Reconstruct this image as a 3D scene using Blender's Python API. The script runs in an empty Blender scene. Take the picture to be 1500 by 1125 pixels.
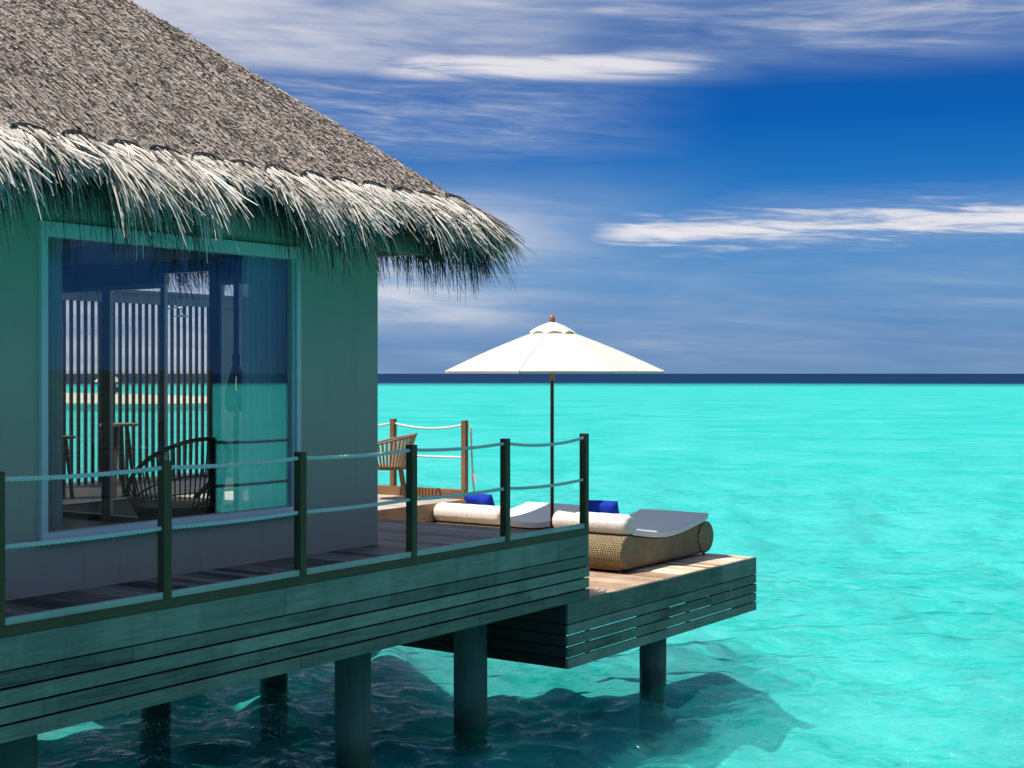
import bpy, math, random
import numpy as np
from mathutils import Vector, Matrix
random.seed(7)
rng = np.random.default_rng(11)
C = bpy.context.scene.collection
SC = bpy.context.scene
R = math.radians

# ------------------------------------------------------------------ levels (metres above the water)
CAM, DECK, LOW, BED = 3.95, 2.15, 1.43, -0.9
YF, YW, XW, XE = 8.385, 9.73, 11.50, 13.55        # fascia plane, facade plane, villa end, deck end
SUN = Vector((-0.40, 0.20, 1.0)).normalized()

# ------------------------------------------------------------------ camera
cd = bpy.data.cameras.new('camera'); cam = bpy.data.objects.new('camera', cd); C.objects.link(cam)
cam.location = (0, 0, CAM); cam.rotation_euler = (R(90), 0, R(-55.16))
cd.sensor_width = 36; cd.lens = 50; cd.shift_y = -0.0103; cd.clip_start = 0.1; cd.clip_end = 80000
SC.camera = cam

# ------------------------------------------------------------------ node helpers
class G:
    """tiny wrapper that writes shader nodes as expressions"""
    def __init__(s, nt): s.nt = nt; s.nt.nodes.clear()
    def n(s, t, **kw):
        x = s.nt.nodes.new(t)
        for k, v in kw.items(): setattr(x, k, v)
        return x
    def put(s, sock, v):
        if v is None: return
        if isinstance(v, bpy.types.NodeSocket): s.nt.links.new(v, sock)
        else:
            if sock.type == 'RGBA' and len(v) == 3: v = (*v, 1)
            sock.default_value = v
    def m(s, op, a, b=None, c=None, clamp=False):
        x = s.n('ShaderNodeMath', operation=op, use_clamp=clamp)
        for i, v in enumerate((a, b, c)):
            if v is not None: s.put(x.inputs[i], v)
        return x.outputs[0]
    def vm(s, op, a, b=None):
        x = s.n('ShaderNodeVectorMath', operation=op)
        s.put(x.inputs[0], a)
        if b is not None: s.put(x.inputs[1], b)
        return x.outputs['Value' if op in ('DOT_PRODUCT', 'LENGTH') else 'Vector']
    def mix(s, f, a, b, blend='MIX'):
        x = s.n('ShaderNodeMix', data_type='RGBA', blend_type=blend)
        s.put(x.inputs[0], f); s.put(x.inputs[6], a); s.put(x.inputs[7], b)
        return x.outputs[2]
    def ss(s, v, a, b):
        x = s.n('ShaderNodeMapRange', interpolation_type='SMOOTHSTEP')
        s.put(x.inputs['Value'], v); x.inputs['From Min'].default_value = a; x.inputs['From Max'].default_value = b
        return x.outputs[0]
    def lin(s, v, a, b, c=0.0, d=1.0):
        x = s.n('ShaderNodeMapRange')
        s.put(x.inputs['Value'], v)
        for k, q in (('From Min', a), ('From Max', b), ('To Min', c), ('To Max', d)): x.inputs[k].default_value = q
        return x.outputs[0]
    def xyz(s, x, y, z):
        q = s.n('ShaderNodeCombineXYZ'); s.put(q.inputs[0], x); s.put(q.inputs[1], y); s.put(q.inputs[2], z); return q.outputs[0]
    def noise(s, vec, scale=1.0, detail=4.0, rough=0.55, dist=0.0):
        x = s.n('ShaderNodeTexNoise'); s.put(x.inputs['Vector'], vec)
        x.inputs['Scale'].default_value = scale; x.inputs['Detail'].default_value = detail
        x.inputs['Roughness'].default_value = rough; x.inputs['Distortion'].default_value = dist
        return x.outputs[0]
    def ramp(s, f, stops):
        x = s.n('ShaderNodeValToRGB'); s.put(x.inputs[0], f); cr = x.color_ramp
        while len(cr.elements) < len(stops): cr.elements.new(0.5)
        for e, (p, c) in zip(cr.elements, stops):
            e.position = p; e.color = (*c, 1) if len(c) == 3 else c
        return x.outputs[0]
    def scale(s, v, k): return s.vm('MULTIPLY', v, k)

def lin8(*c):
    f = lambda v: (v/255/12.92) if v/255 <= 0.04045 else ((v/255+0.055)/1.055)**2.4
    return tuple(f(v) for v in c)

# ------------------------------------------------------------------ world: Nishita sky, deep tropical blue, streaks of cirrus
W = bpy.data.worlds.new('World'); SC.world = W; W.use_nodes = True
g = G(W.node_tree)
sky = g.n('ShaderNodeTexSky', sky_type='NISHITA', sun_disc=False)
sky.sun_elevation = math.asin(SUN.z); sky.sun_rotation = math.atan2(SUN.x, SUN.y)
sky.altitude = 0; sky.air_density = 1.0; sky.dust_density = 0.3; sky.ozone_density = 2.0
tc = g.n('ShaderNodeTexCoord').outputs['Generated']
e1, e2 = (0.8208, 0.5712, 0), (0.5712, -0.8208, 0)
az = g.m('ARCTAN2', g.vm('DOT_PRODUCT', tc, e2), g.vm('DOT_PRODUCT', tc, e1))
sp = g.n('ShaderNodeSeparateXYZ'); g.put(sp.inputs[0], tc)
el = g.m('ARCSINE', sp.outputs[2])
K = 7.85
base = g.ramp(g.m('DIVIDE', el, 0.30), [
    (0.00, lin8(96, 138, 182)), (0.07, lin8(90, 134, 186)), (0.22, lin8(80, 142, 199)),
    (0.40, lin8(40, 122, 196)), (0.58, lin8(12, 96, 180)), (0.75, lin8(20, 86, 166)), (1.0, lin8(36, 92, 166))])
base = g.vm('SCALE', base); base.node.inputs[3].default_value = K
base = g.vm('MULTIPLY', base, g.mix(g.ss(az, 0.55, 1.15), (1, 1, 1), (0.35, 0.42, 0.58)))     # darkest blue a quarter turn from the sun
deep = g.mix(g.ss(el, 0.28, 0.55), base, sky.outputs[0])
# cirrus: wispy noise stretched along the horizon
def wisps(sx, sy, scale, seed, detail=7, rough=0.6, dist=0.6, slant=0.0):
    v = g.xyz(g.m('MULTIPLY', g.m('ADD', az, g.m('MULTIPLY', el, slant)), sx), g.m('MULTIPLY', g.m('ADD', el, g.m('MULTIPLY', az, 0.05)), sy), seed)
    return g.noise(v, scale, detail, rough, dist)
w1 = wisps(5, 34, 1.0, 1.3); w2 = wisps(10, 120, 1.0, 4.1, 6); w3 = wisps(3, 16, 1.0, 8.2, 4)
wz = wisps(26, 220, 1.0, 2.7, 5)
def box(a0, a1, b0, b1, fa=0.06, fb=0.02):
    x = g.m('MULTIPLY', g.ss(az, a0-fa, a0+fa), g.m('SUBTRACT', 1.0, g.ss(az, a1-fa, a1+fa)))
    y = g.m('MULTIPLY', g.ss(el, b0-fb, b0+fb), g.m('SUBTRACT', 1.0, g.ss(el, b1-fb, b1+fb)))
    return g.m('MULTIPLY', x, y)
# wavering elevation so that cloud edges are not ruled lines
def cloud(mask, tex, lo, hi, k=1.0):
    return g.m('MULTIPLY', g.m('MULTIPLY', mask, g.ss(tex, lo, hi)), k)
tex = g.m('ADD', g.m('MULTIPLY', w1, 0.6), g.m('MULTIPLY', w2, 0.4))
texf = g.m('ADD', g.m('MULTIPLY', w2, 0.55), g.m('MULTIPLY', wz, 0.45))
mx = lambda a, b: g.m('MAXIMUM', a, b)
top = g.m('MULTIPLY', box(-1.5, 1.5, 0.212, 0.60, 0.1, 0.018), g.lin(g.m('ADD', g.m('MULTIPLY', w3, 0.3), g.m('MULTIPLY', tex, 0.7)), 0.36, 0.62, 0.06, 0.72))
bank = cloud(box(-0.75, 0.08, 0.204, 0.50, 0.10, 0.014), g.m('ADD', g.m('MULTIPLY', w3, 0.5), g.m('MULTIPLY', tex, 0.5)), 0.05, 0.72, 0.82)
belly = cloud(box(-0.11, 0.145, 0.2015, 0.223, 0.07, 0.008), g.m('ADD', g.m('MULTIPLY', w2, 0.6), g.m('MULTIPLY', w3, 0.4)), 0.18, 0.60, 0.90)
crown = g.m('MULTIPLY', box(-1.5, 1.5, 0.253, 0.60, 0.1, 0.012), g.lin(g.m('ADD', g.m('MULTIPLY', w3, 0.5), g.m('MULTIPLY', w1, 0.5)), 0.28, 0.62, 0.48, 0.85))
veil = cloud(box(-0.50, 0.07, 0.150, 0.21, 0.09, 0.016), texf, 0.12, 0.80, 0.66)
tip = g.lin(g.m('SUBTRACT', az, 0.055), 0.0, 0.30, 0.0, 1.0)                   # the streak widens to the right
sc_ = g.m('ABSOLUTE', g.m('SUBTRACT', el, g.m('ADD', 0.097, g.m('MULTIPLY', tip, 0.007))))
sw = g.m('ADD', sc_, g.m('ADD', g.m('MULTIPLY', g.m('SUBTRACT', w2, 0.5), 0.034), g.m('MULTIPLY', g.m('SUBTRACT', wz, 0.5), 0.018)))
streak = g.m('MULTIPLY', g.m('SUBTRACT', 1.0, g.ss(sw, -0.004, 0.0225)), g.ss(g.m('ADD', az, g.m('MULTIPLY', g.m('SUBTRACT', w2, 0.5), 0.06)), 0.015, 0.09))
streak = g.m('MULTIPLY', streak, 0.95)
halo = cloud(box(0.12, 0.6, 0.08, 0.125, 0.08, 0.012), texf, 0.25, 0.75, 0.45)
mid = cloud(box(-0.9, 0.08, 0.02, 0.135, 0.12, 0.03), g.m('ADD', g.m('MULTIPLY', w3, 0.4), g.m('MULTIPLY', tex, 0.6)), 0.10, 0.72, 0.80)
low = cloud(box(-0.8, 0.8, -0.02, 0.085, 0.2, 0.025), tex, 0.20, 0.78, 0.55)
left = cloud(box(-0.85, -0.12, -0.02, 0.15, 0.10, 0.03), tex, -0.1, 0.7, 0.80)
wide = cloud(g.ss(el, 0.40, 0.6), w3, 0.45, 0.8, 0.18)                          # thin cloud over the rest of the sky
cl = mx(mx(mx(mx(top, crown), bank), mx(belly, veil)), mx(mx(mx(streak, halo), mid), mx(low, mx(wide, left))))
ccol = g.vm('SCALE', g.mix(g.ss(cl, 0.30, 0.85), lin8(156, 178, 208), lin8(238, 235, 238))); ccol.node.inputs[3].default_value = K
skyc = g.mix(cl, deep, ccol)
bg = g.n('ShaderNodeBackground'); g.put(bg.inputs[0], skyc); bg.inputs[1].default_value = 0.1
g.nt.links.new(bg.outputs[0], g.n('ShaderNodeOutputWorld').inputs[0])

# ------------------------------------------------------------------ sun, exposure
sl = bpy.data.lights.new('sun', 'SUN'); sl.energy = 4.7; sl.angle = R(0.53); sl.color = (1.0, 0.955, 0.88)
so = bpy.data.objects.new('sun', sl); C.objects.link(so); so.location = (-20, 8, 60)
so.rotation_mode = 'QUATERNION'; so.rotation_quaternion = SUN.to_track_quat('Z', 'Y')
SC.view_settings.view_transform = 'Standard'; SC.view_settings.look = 'None'
SC.view_settings.exposure = 0.35; SC.view_settings.gamma = 1.0
SC.render.engine = 'CYCLES'
SC.cycles.use_denoising = True; SC.cycles.max_bounces = 10; SC.cycles.transparent_max_bounces = 24
SC.cycles.diffuse_bounces = 4; SC.cycles.glossy_bounces = 4; SC.cycles.sample_clamp_indirect = 6
SC.cycles.caustics_reflective = False; SC.cycles.caustics_refractive = False

# ------------------------------------------------------------------ materials
MAT = {}
def new_mat(name):
    m = bpy.data.materials.new(name); m.use_nodes = True; MAT[name] = m
    return m, G(m.node_tree)
def pos(g): return g.n('ShaderNodeTexCoord').outputs['Object']
def wpos(g): return g.n('ShaderNodeNewGeometry').outputs['Position']
def island(g): return g.n('ShaderNodeNewGeometry').outputs['Random Per Island']
def bump(g, h, dist, strength=1.0):
    b = g.n('ShaderNodeBump'); g.put(b.inputs['Height'], h); b.inputs['Distance'].default_value = dist
    b.inputs['Strength'].default_value = strength; return b.outputs[0]
def finish(g, col, rough=0.6, nrm=None, spec=0.3, **kw):
    p = g.n('ShaderNodeBsdfPrincipled'); g.put(p.inputs['Base Color'], col); g.put(p.inputs['Roughness'], rough)
    p.inputs['Specular IOR Level'].default_value = spec
    if nrm is not None: g.put(p.inputs['Normal'], nrm)
    for k, v in kw.items(): g.put(p.inputs[k], v)
    g.nt.links.new(p.outputs[0], g.n('ShaderNodeOutputMaterial').inputs[0])
    return p

def wood(name, dark, light, grain, vary=0.5, rough=0.65, stain=0.0):
    """weathered wood; grain = axis of the boards, each board of its own tone"""
    m, g = new_mat(name)
    k = {'x': (0.9, 16, 16), 'y': (16, 0.9, 16), 'z': (16, 16, 0.9)}[grain]
    p = wpos(g); isl = island(g)
    q = g.vm('ADD', g.scale(p, k), g.xyz(g.m('MULTIPLY', isl, 31), g.m('MULTIPLY', isl, 17), g.m('MULTIPLY', isl, 9)))
    gr = g.noise(q, 2.2, 6, 0.65, 0.6); fine = g.noise(q, 9, 3, 0.6)
    blot = g.noise(p, 1.7, 5, 0.6)
    t = g.m('ADD', g.m('MULTIPLY', gr, 1.2), g.m('MULTIPLY', g.m('SUBTRACT', isl, 0.5), vary))
    t = g.m('ADD', g.m('SUBTRACT', t, 0.1), g.m('MULTIPLY', g.m('SUBTRACT', blot, 0.5), 1.1), clamp=True)
    col = g.mix(t, dark, light)
    col = g.mix(g.m('MULTIPLY', g.ss(fine, 0.58, 0.72), 0.45), col, tuple(c*0.45 for c in dark))
    if stain:
        col = g.mix(g.m('MULTIPLY', g.ss(g.noise(g.scale(p, (3, 3, 0.7)), 1.4, 5, 0.7), 0.5, 0.7), stain), col, (0.03, 0.032, 0.03))
    finish(g, col, rough, bump(g, g.m('ADD', gr, g.m('MULTIPLY', fine, 0.5)), 0.004), 0.25)
    return m
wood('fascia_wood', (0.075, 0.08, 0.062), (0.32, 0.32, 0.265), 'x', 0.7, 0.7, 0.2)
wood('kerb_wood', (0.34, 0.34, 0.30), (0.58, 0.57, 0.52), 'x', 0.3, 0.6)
wood('shaded_wood', (0.022, 0.02, 0.018), (0.05, 0.045, 0.04), 'y', 0.5, 0.75)
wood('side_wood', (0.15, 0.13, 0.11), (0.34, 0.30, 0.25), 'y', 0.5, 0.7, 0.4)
wood('platform_wood', (0.22, 0.15, 0.09), (0.42, 0.31, 0.2), 'x', 0.4, 0.7, 0.3)
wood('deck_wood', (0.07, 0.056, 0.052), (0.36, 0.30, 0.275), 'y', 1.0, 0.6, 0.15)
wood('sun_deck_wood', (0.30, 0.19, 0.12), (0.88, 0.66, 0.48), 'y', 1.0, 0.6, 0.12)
wood('pale_deck_wood', (0.34, 0.28, 0.22), (0.62, 0.54, 0.45), 'y', 0.4, 0.6, 0.1)
wood('stained_wood', (0.055, 0.038, 0.018), (0.12, 0.085, 0.045), 'z', 0.2, 0.55)
wood('stained_beam', (0.055, 0.038, 0.018), (0.12, 0.085, 0.045), 'x', 0.2, 0.55)
wood('brown_wood', (0.16, 0.085, 0.04), (0.36, 0.2, 0.1), 'z', 0.2, 0.5)
wood('brown_beam', (0.16, 0.085, 0.04), (0.38, 0.21, 0.1), 'y', 0.2, 0.5)
wood('chair_wood', (0.14, 0.085, 0.05), (0.36, 0.25, 0.165), 'z', 0.3, 0.5)
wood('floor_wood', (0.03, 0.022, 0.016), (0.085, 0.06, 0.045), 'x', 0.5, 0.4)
wood('screen_wood', (0.04, 0.028, 0.02), (0.09, 0.065, 0.045), 'z', 0.4, 0.6)
wood('panel_wood', (0.26, 0.19, 0.16), (0.42, 0.33, 0.28), 'z', 0.4, 0.6)
wood('pole_wood', (0.05, 0.022, 0.012), (0.10, 0.045, 0.025), 'z', 0.1, 0.35)

def plain(name, col, rough=0.6, spec=0.3, amt=0.12, scale=6.0, bmp=0.002, **kw):
    m, g = new_mat(name); p = wpos(g)
    n = g.noise(p, scale, 6, 0.65)
    c = g.mix(n, tuple(v*(1-amt) for v in col), tuple(min(1, v*(1+amt)) for v in col))
    finish(g, c, rough, bump(g, g.noise(p, scale*9, 3), bmp), spec, **kw)
    return m
def plaster():
    m, g = new_mat('plaster'); p = wpos(g)
    n = g.noise(p, 1.3, 6, 0.65); run = g.noise(g.scale(p, (5, 5, 0.35)), 1.3, 5, 0.65); gr = g.noise(p, 55, 4, 0.6)
    c = g.mix(n, (0.49, 0.45, 0.355), (0.56, 0.515, 0.41))
    c = g.mix(g.m('MULTIPLY', g.ss(run, 0.52, 0.72), 0.16), c, (0.22, 0.20, 0.17))
    c = g.mix(g.m('MULTIPLY', gr, 0.12), c, (0.25, 0.23, 0.2))
    finish(g, c, 0.88, bump(g, g.m('ADD', gr, g.m('MULTIPLY', n, 2.0)), 0.006), 0.15)
plaster()
plain('frame_white', (0.74, 0.74, 0.74), 0.45, 0.4, 0.04)
plain('dark_metal', (0.03, 0.03, 0.032), 0.4, 0.5)
plain('steel', (0.6, 0.6, 0.62), 0.25, 0.5, 0.05, 6, 0.0005, Metallic=1.0)
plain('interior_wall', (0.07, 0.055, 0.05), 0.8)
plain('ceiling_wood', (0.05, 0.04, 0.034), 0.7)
plain('shaded_tile', (0.05, 0.047, 0.045), 0.5, 0.4, 0.4, 3)
plain('canvas_cream', (0.75, 0.72, 0.66), 0.85, 0.15, 0.05, 3, 0.002)
plain('mattress_cloth', (0.74, 0.72, 0.72), 0.9, 0.1, 0.04, 4, 0.002)
plain('blue_cloth', (0.012, 0.045, 0.42), 0.85, 0.15, 0.25, 5, 0.003)
plain('rope_white', (0.74, 0.74, 0.72), 0.85, 0.15, 0.15, 30, 0.003)
plain('finial_copper', (0.34, 0.12, 0.05), 0.4, 0.5, 0.2)
plain('sand', (0.62, 0.55, 0.44), 0.95, 0.1, 0.12, 0.2)
plain('shrub_green', (0.03, 0.05, 0.02), 0.9, 0.1, 0.5, 0.8)
plain('joist', (0.03, 0.026, 0.022), 0.8)
plain('rattan', (0.10, 0.055, 0.03), 0.5, 0.3, 0.4, 20)

def concrete():
    m, g = new_mat('concrete'); p = wpos(g)
    s = g.n('ShaderNodeSeparateXYZ'); g.put(s.inputs[0], p)
    n = g.noise(p, 2.5, 7, 0.65); st = g.noise(g.scale(p, (9, 9, 0.8)), 1.0, 5, 0.6)
    c = g.mix(n, (0.14, 0.14, 0.125), (0.25, 0.25, 0.22))
    c = g.mix(g.m('MULTIPLY', g.ss(st, 0.45, 0.75), 0.5), c, (0.10, 0.105, 0.09))
    wet = g.m('SUBTRACT', 1.0, g.ss(g.m('ADD', s.outputs[2], g.m('MULTIPLY', n, 0.25)), 0.22, 0.48))    # algae left by the tide
    c = g.mix(g.m('MULTIPLY', wet, 0.8), c, (0.045, 0.06, 0.035))
    finish(g, c, g.lin(wet, 0, 1, 0.85, 0.4), bump(g, n, 0.01), 0.3)
concrete()

def cloth_canopy():
    m, g = new_mat('canopy_cloth'); p = wpos(g)
    n = g.noise(p, 2.0, 4); col = g.mix(n, (0.74, 0.71, 0.63), (0.80, 0.775, 0.70))
    d = g.n('ShaderNodeBsdfDiffuse'); g.put(d.inputs[0], col)
    t = g.n('ShaderNodeBsdfTranslucent'); g.put(t.inputs[0], (0.80, 0.72, 0.52))
    nb = bump(g, g.noise(p, 7, 3), 0.006); g.put(d.inputs['Normal'], nb)
    mx_ = g.n('ShaderNodeMixShader'); mx_.inputs[0].default_value = 0.22
    g.nt.links.new(d.outputs[0], mx_.inputs[1]); g.nt.links.new(t.outputs[0], mx_.inputs[2])
    g.nt.links.new(mx_.outputs[0], g.n('ShaderNodeOutputMaterial').inputs[0])
cloth_canopy()

def glass(name, refl, tint):
    m, g = new_mat(name)
    f = g.n('ShaderNodeFresnel'); g.put(f.inputs[0], g.lin(g.n('ShaderNodeNewGeometry').outputs['Backfacing'], 0, 1, 1.5, 1/1.5))
    fac = g.m('ADD', f.outputs[0], refl, clamp=True)
    t = g.n('ShaderNodeBsdfTransparent'); g.put(t.inputs[0], tint)
    s = g.n('ShaderNodeBsdfGlossy'); s.inputs['Roughness'].default_value = 0.0; g.put(s.inputs[0], (0.95, 0.97, 1.0))
    x = g.n('ShaderNodeMixShader'); g.put(x.inputs[0], fac)
    g.nt.links.new(t.outputs[0], x.inputs[1]); g.nt.links.new(s.outputs[0], x.inputs[2])
    g.nt.links.new(x.outputs[0], g.n('ShaderNodeOutputMaterial').inputs[0])
glass('window_glass', 0.07, (0.97, 0.99, 0.99)); glass('door_glass', 0.0, (0.98, 0.99, 0.99)); glass('bottle_glass', 0.09, (0.42, 0.48, 0.44))

def sheer():
    m, g = new_mat('sheer_curtain'); p = wpos(g)
    d = g.n('ShaderNodeBsdfDiffuse'); g.put(d.inputs[0], (0.86, 0.88, 0.88))
    t = g.n('ShaderNodeBsdfTransparent'); x = g.n('ShaderNodeMixShader'); x.inputs[0].default_value = 0.86
    tl = g.n('ShaderNodeBsdfTranslucent'); g.put(tl.inputs[0], (0.82, 0.85, 0.86))
    y = g.n('ShaderNodeMixShader'); y.inputs[0].default_value = 0.5
    g.nt.links.new(d.outputs[0], y.inputs[1]); g.nt.links.new(tl.outputs[0], y.inputs[2])
    g.nt.links.new(t.outputs[0], x.inputs[1]); g.nt.links.new(y.outputs[0], x.inputs[2])
    g.nt.links.new(x.outputs[0], g.n('ShaderNodeOutputMaterial').inputs[0])
sheer()

def strands(name, stops, rough=0.75, wv=0.25, streak=0.0):
    m, g = new_mat(name); isl = island(g); p = wpos(g)
    tone = isl
    if streak:
        tone = g.m('ADD', 0.40, g.m('MULTIPLY', isl, 0.36))
        tone = g.m('MULTIPLY', tone, g.ss(isl, 0.02, 0.07))
    t = g.m('ADD', tone, g.m('MULTIPLY', g.m('SUBTRACT', g.noise(p, 1.6, 5, 0.65), 0.5), wv*3.0), clamp=True)
    if streak:
        st = g.noise(g.scale(p, (7, 0.7, 0.7)), 1.6, 5, 0.7, 0.4)
        t = g.m('SUBTRACT', t, g.m('MULTIPLY', g.ss(st, 0.54, 0.68), streak), clamp=True)
    c = g.ramp(t, stops)
    c = g.mix(g.m('MULTIPLY', g.noise(p, 60, 3), 0.30), c, (0.07, 0.06, 0.055))
    finish(g, c, 0.95, None, 0.04)
strands('thatch', [(0, (0.05, 0.04, 0.035)), (0.2, (0.20, 0.165, 0.145)), (0.5, (0.43, 0.355, 0.305)), (0.85, (0.64, 0.545, 0.475)), (1, (0.74, 0.66, 0.59))], 0.75, 0.16, 0.34)
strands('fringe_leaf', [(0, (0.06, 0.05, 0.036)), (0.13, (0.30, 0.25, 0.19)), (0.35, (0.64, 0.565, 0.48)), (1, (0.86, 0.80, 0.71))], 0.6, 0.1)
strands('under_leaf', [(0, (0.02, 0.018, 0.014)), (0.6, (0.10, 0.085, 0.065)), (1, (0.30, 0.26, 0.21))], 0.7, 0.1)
plain('thatch_base', (0.12, 0.105, 0.095), 0.9, 0.1, 0.4, 8)

def wicker():
    m, g = new_mat('wicker'); p = wpos(g)
    s = g.n('ShaderNodeSeparateXYZ'); g.put(s.inputs[0], p)
    a = g.m('MULTIPLY', g.m('ADD', s.outputs[0], g.m('MULTIPLY', s.outputs[2], 0.0)), 2*math.pi/0.036)
    b = g.m('MULTIPLY', s.outputs[1], 2*math.pi/0.036)
    c_ = g.m('MULTIPLY', s.outputs[2], 2*math.pi/0.026)
    wa = g.m('SINE', g.m('ADD', a, b)); wc = g.m('SINE', g.m('ADD', c_, g.m('MULTIPLY', g.m('SINE', g.m('MULTIPLY', g.m('ADD', a, b), 0.5)), 0.9)))
    wv = g.m('ADD', g.m('MULTIPLY', wa, 0.75), g.m('MULTIPLY', wc, 0.45))
    n = g.noise(p, 3.0, 5, 0.7); n2 = g.noise(p, 40, 2)
    t = g.m('ADD', g.m('MULTIPLY', wv, 0.3), g.m('ADD', g.m('MULTIPLY', n, 0.55), g.m('MULTIPLY', n2, 0.35)), clamp=True)
    col = g.ramp(t, [(0.0, (0.05, 0.04, 0.02)), (0.35, (0.16, 0.12, 0.06)), (0.7, (0.34, 0.265, 0.14)), (1, (0.48, 0.39, 0.23))])
    finish(g, col, 0.55, bump(g, wv, 0.006), 0.35)
wicker()

def canvas_bolster():
    m, g = new_mat('bolster_cloth'); p = wpos(g)
    n = g.noise(g.scale(p, (1, 6, 1)), 2.5, 5, 0.6)
    col = g.mix(g.ss(g.noise(p, 3, 5, 0.7), 0.45, 0.8), (0.80, 0.74, 0.67), (0.68, 0.60, 0.50))
    finish(g, col, 0.9, bump(g, n, 0.02), 0.1)
canvas_bolster()

def filament():
    m, g = new_mat('filament'); e = g.n('ShaderNodeEmission'); g.put(e.inputs[0], (1, 0.72, 0.3)); e.inputs[1].default_value = 1.6
    g.nt.links.new(e.outputs[0], g.n('ShaderNodeOutputMaterial').inputs[0])
filament()

def water():
    m, g = new_mat('lagoon_water'); p = wpos(g)
    q = g.vm('ADD', p, g.scale(g.n('ShaderNodeTexNoise').outputs[1], (0, 0, 0)))
    a = math.radians(28)
    rx = g.vm('DOT_PRODUCT', p, (math.cos(a), math.sin(a), 0)); ry = g.vm('DOT_PRODUCT', p, (-math.sin(a), math.cos(a), 0))
    v = g.xyz(rx, g.m('MULTIPLY', ry, 0.62), 0.0)
    n1 = g.noise(v, 0.75, 3, 0.5, 0.9); n2 = g.noise(v, 2.1, 5, 0.62, 1.1); n3 = g.noise(v, 7.0, 4, 0.6, 0.6)
    rid = g.m('SUBTRACT', 1.0, g.m('ABSOLUTE', g.m('SUBTRACT', g.m('MULTIPLY', n2, 2.0), 1.0)))
    h = g.m('ADD', g.m('MULTIPLY', n1, 1.0), g.m('ADD', g.m('MULTIPLY', rid, 0.26), g.m('MULTIPLY', n3, 0.07)))
    nrm = bump(g, h, 0.34)
    back = g.n('ShaderNodeNewGeometry').outputs['Backfacing']
    f = g.n('ShaderNodeFresnel'); g.put(f.inputs[0], g.lin(back, 0, 1, 1.33, 1/1.33)); g.put(f.inputs['Normal'], nrm)
    fac = g.m('MINIMUM', g.m('MULTIPLY', f.outputs[0], 0.8), g.lin(g.vm('LENGTH', p), 14, 60, 0.34, 0.11))
    hh = g.m('ADD', g.m('MULTIPLY', g.m('SUBTRACT', rid, 0.75), 1.5), g.m('ADD', g.m('MULTIPLY', g.m('SUBTRACT', n1, 0.5), 1.6), g.m('MULTIPLY', g.m('SUBTRACT', n3, 0.5), 1.6)))
    far = g.ss(g.vm('LENGTH', p), 25, 120)
    n0 = g.noise(v, 0.16, 5, 0.65, 0.8)
    hh = g.m('ADD', g.m('MULTIPLY', hh, g.lin(far, 0, 1, 1.15, 0.9)), g.m('MULTIPLY', g.m('SUBTRACT', n0, 0.5), g.lin(far, 0, 1, 0.9, 2.6)))
    hh = g.m('ADD', hh, 0.5, clamp=True)
    tint = g.mix(hh, (0.04, 0.88, 0.81), (0.40, 1.0, 0.98))  # caustic-like light and dark ripples are put into this tint
    zone = g.ss(g.m('ADD', g.vm('LENGTH', p), g.m('MULTIPLY', g.noise(p, 0.012, 6, 0.7), 130)), 610, 655)      # off the reef the water is deep and blue
    tint = g.mix(zone, tint, (0.03, 0.55, 0.66))
    t = g.n('ShaderNodeBsdfTransparent'); g.put(t.inputs[0], tint)
    rf = g.n('ShaderNodeBsdfRefraction'); g.put(rf.inputs[0], tint); g.put(rf.inputs['IOR'], 1.33); g.put(rf.inputs['Normal'], nrm)
    d = g.n('ShaderNodeBsdfDiffuse'); g.put(d.inputs[0], g.mix(zone, g.mix(hh, (0.02, 0.60, 0.55), (0.09, 0.92, 0.86)), (0.003, 0.05, 0.14))); g.put(d.inputs['Normal'], nrm)
    x0 = g.n('ShaderNodeMixShader'); x0.inputs[0].default_value = 0.45
    g.nt.links.new(t.outputs[0], x0.inputs[1]); g.nt.links.new(rf.outputs[0], x0.inputs[2])
    x = g.n('ShaderNodeMixShader'); x.inputs[0].default_value = 0.06
    g.nt.links.new(x0.outputs[0], x.inputs[1]); g.nt.links.new(d.outputs[0], x.inputs[2])
    s = g.n('ShaderNodeBsdfGlossy'); s.inputs['Roughness'].default_value = 0.06; g.put(s.inputs['Normal'], nrm)
    y = g.n('ShaderNodeMixShader'); g.put(y.inputs[0], fac)
    g.nt.links.new(x.outputs[0], y.inputs[1]); g.nt.links.new(s.outputs[0], y.inputs[2])
    g.nt.links.new(y.outputs[0], g.n('ShaderNodeOutputMaterial').inputs[0])
water()

def seabed():
    m, g = new_mat('seabed_sand'); p = wpos(g)
    n = g.noise(p, 0.35, 5, 0.6, 0.5); n2 = g.noise(p, 2.2, 5, 0.65, 0.8); n3 = g.noise(p, 0.03, 4, 0.6)
    t = g.m('ADD', g.m('MULTIPLY', n, 0.4), g.m('ADD', g.m('MULTIPLY', n2, 0.4), g.m('MULTIPLY', n3, 0.3)), clamp=True)
    col = g.mix(g.ss(t, 0.30, 0.70), (0.72, 0.74, 0.70), (0.96, 0.95, 0.92))
    r = g.vm('LENGTH', p)
    edge = g.ss(g.m('ADD', r, g.m('MULTIPLY', g.noise(p, 0.02, 5, 0.7), 90)), 560, 655)          # weed and coral near the reef edge
    col = g.mix(edge, col, (0.10, 0.24, 0.26))
    finish(g, col, 0.95, bump(g, n2, 0.05), 0.05)
seabed()
plain('deep_bed', (0.012, 0.10, 0.27), 0.95, 0.0, 0.25, 0.004)

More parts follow.
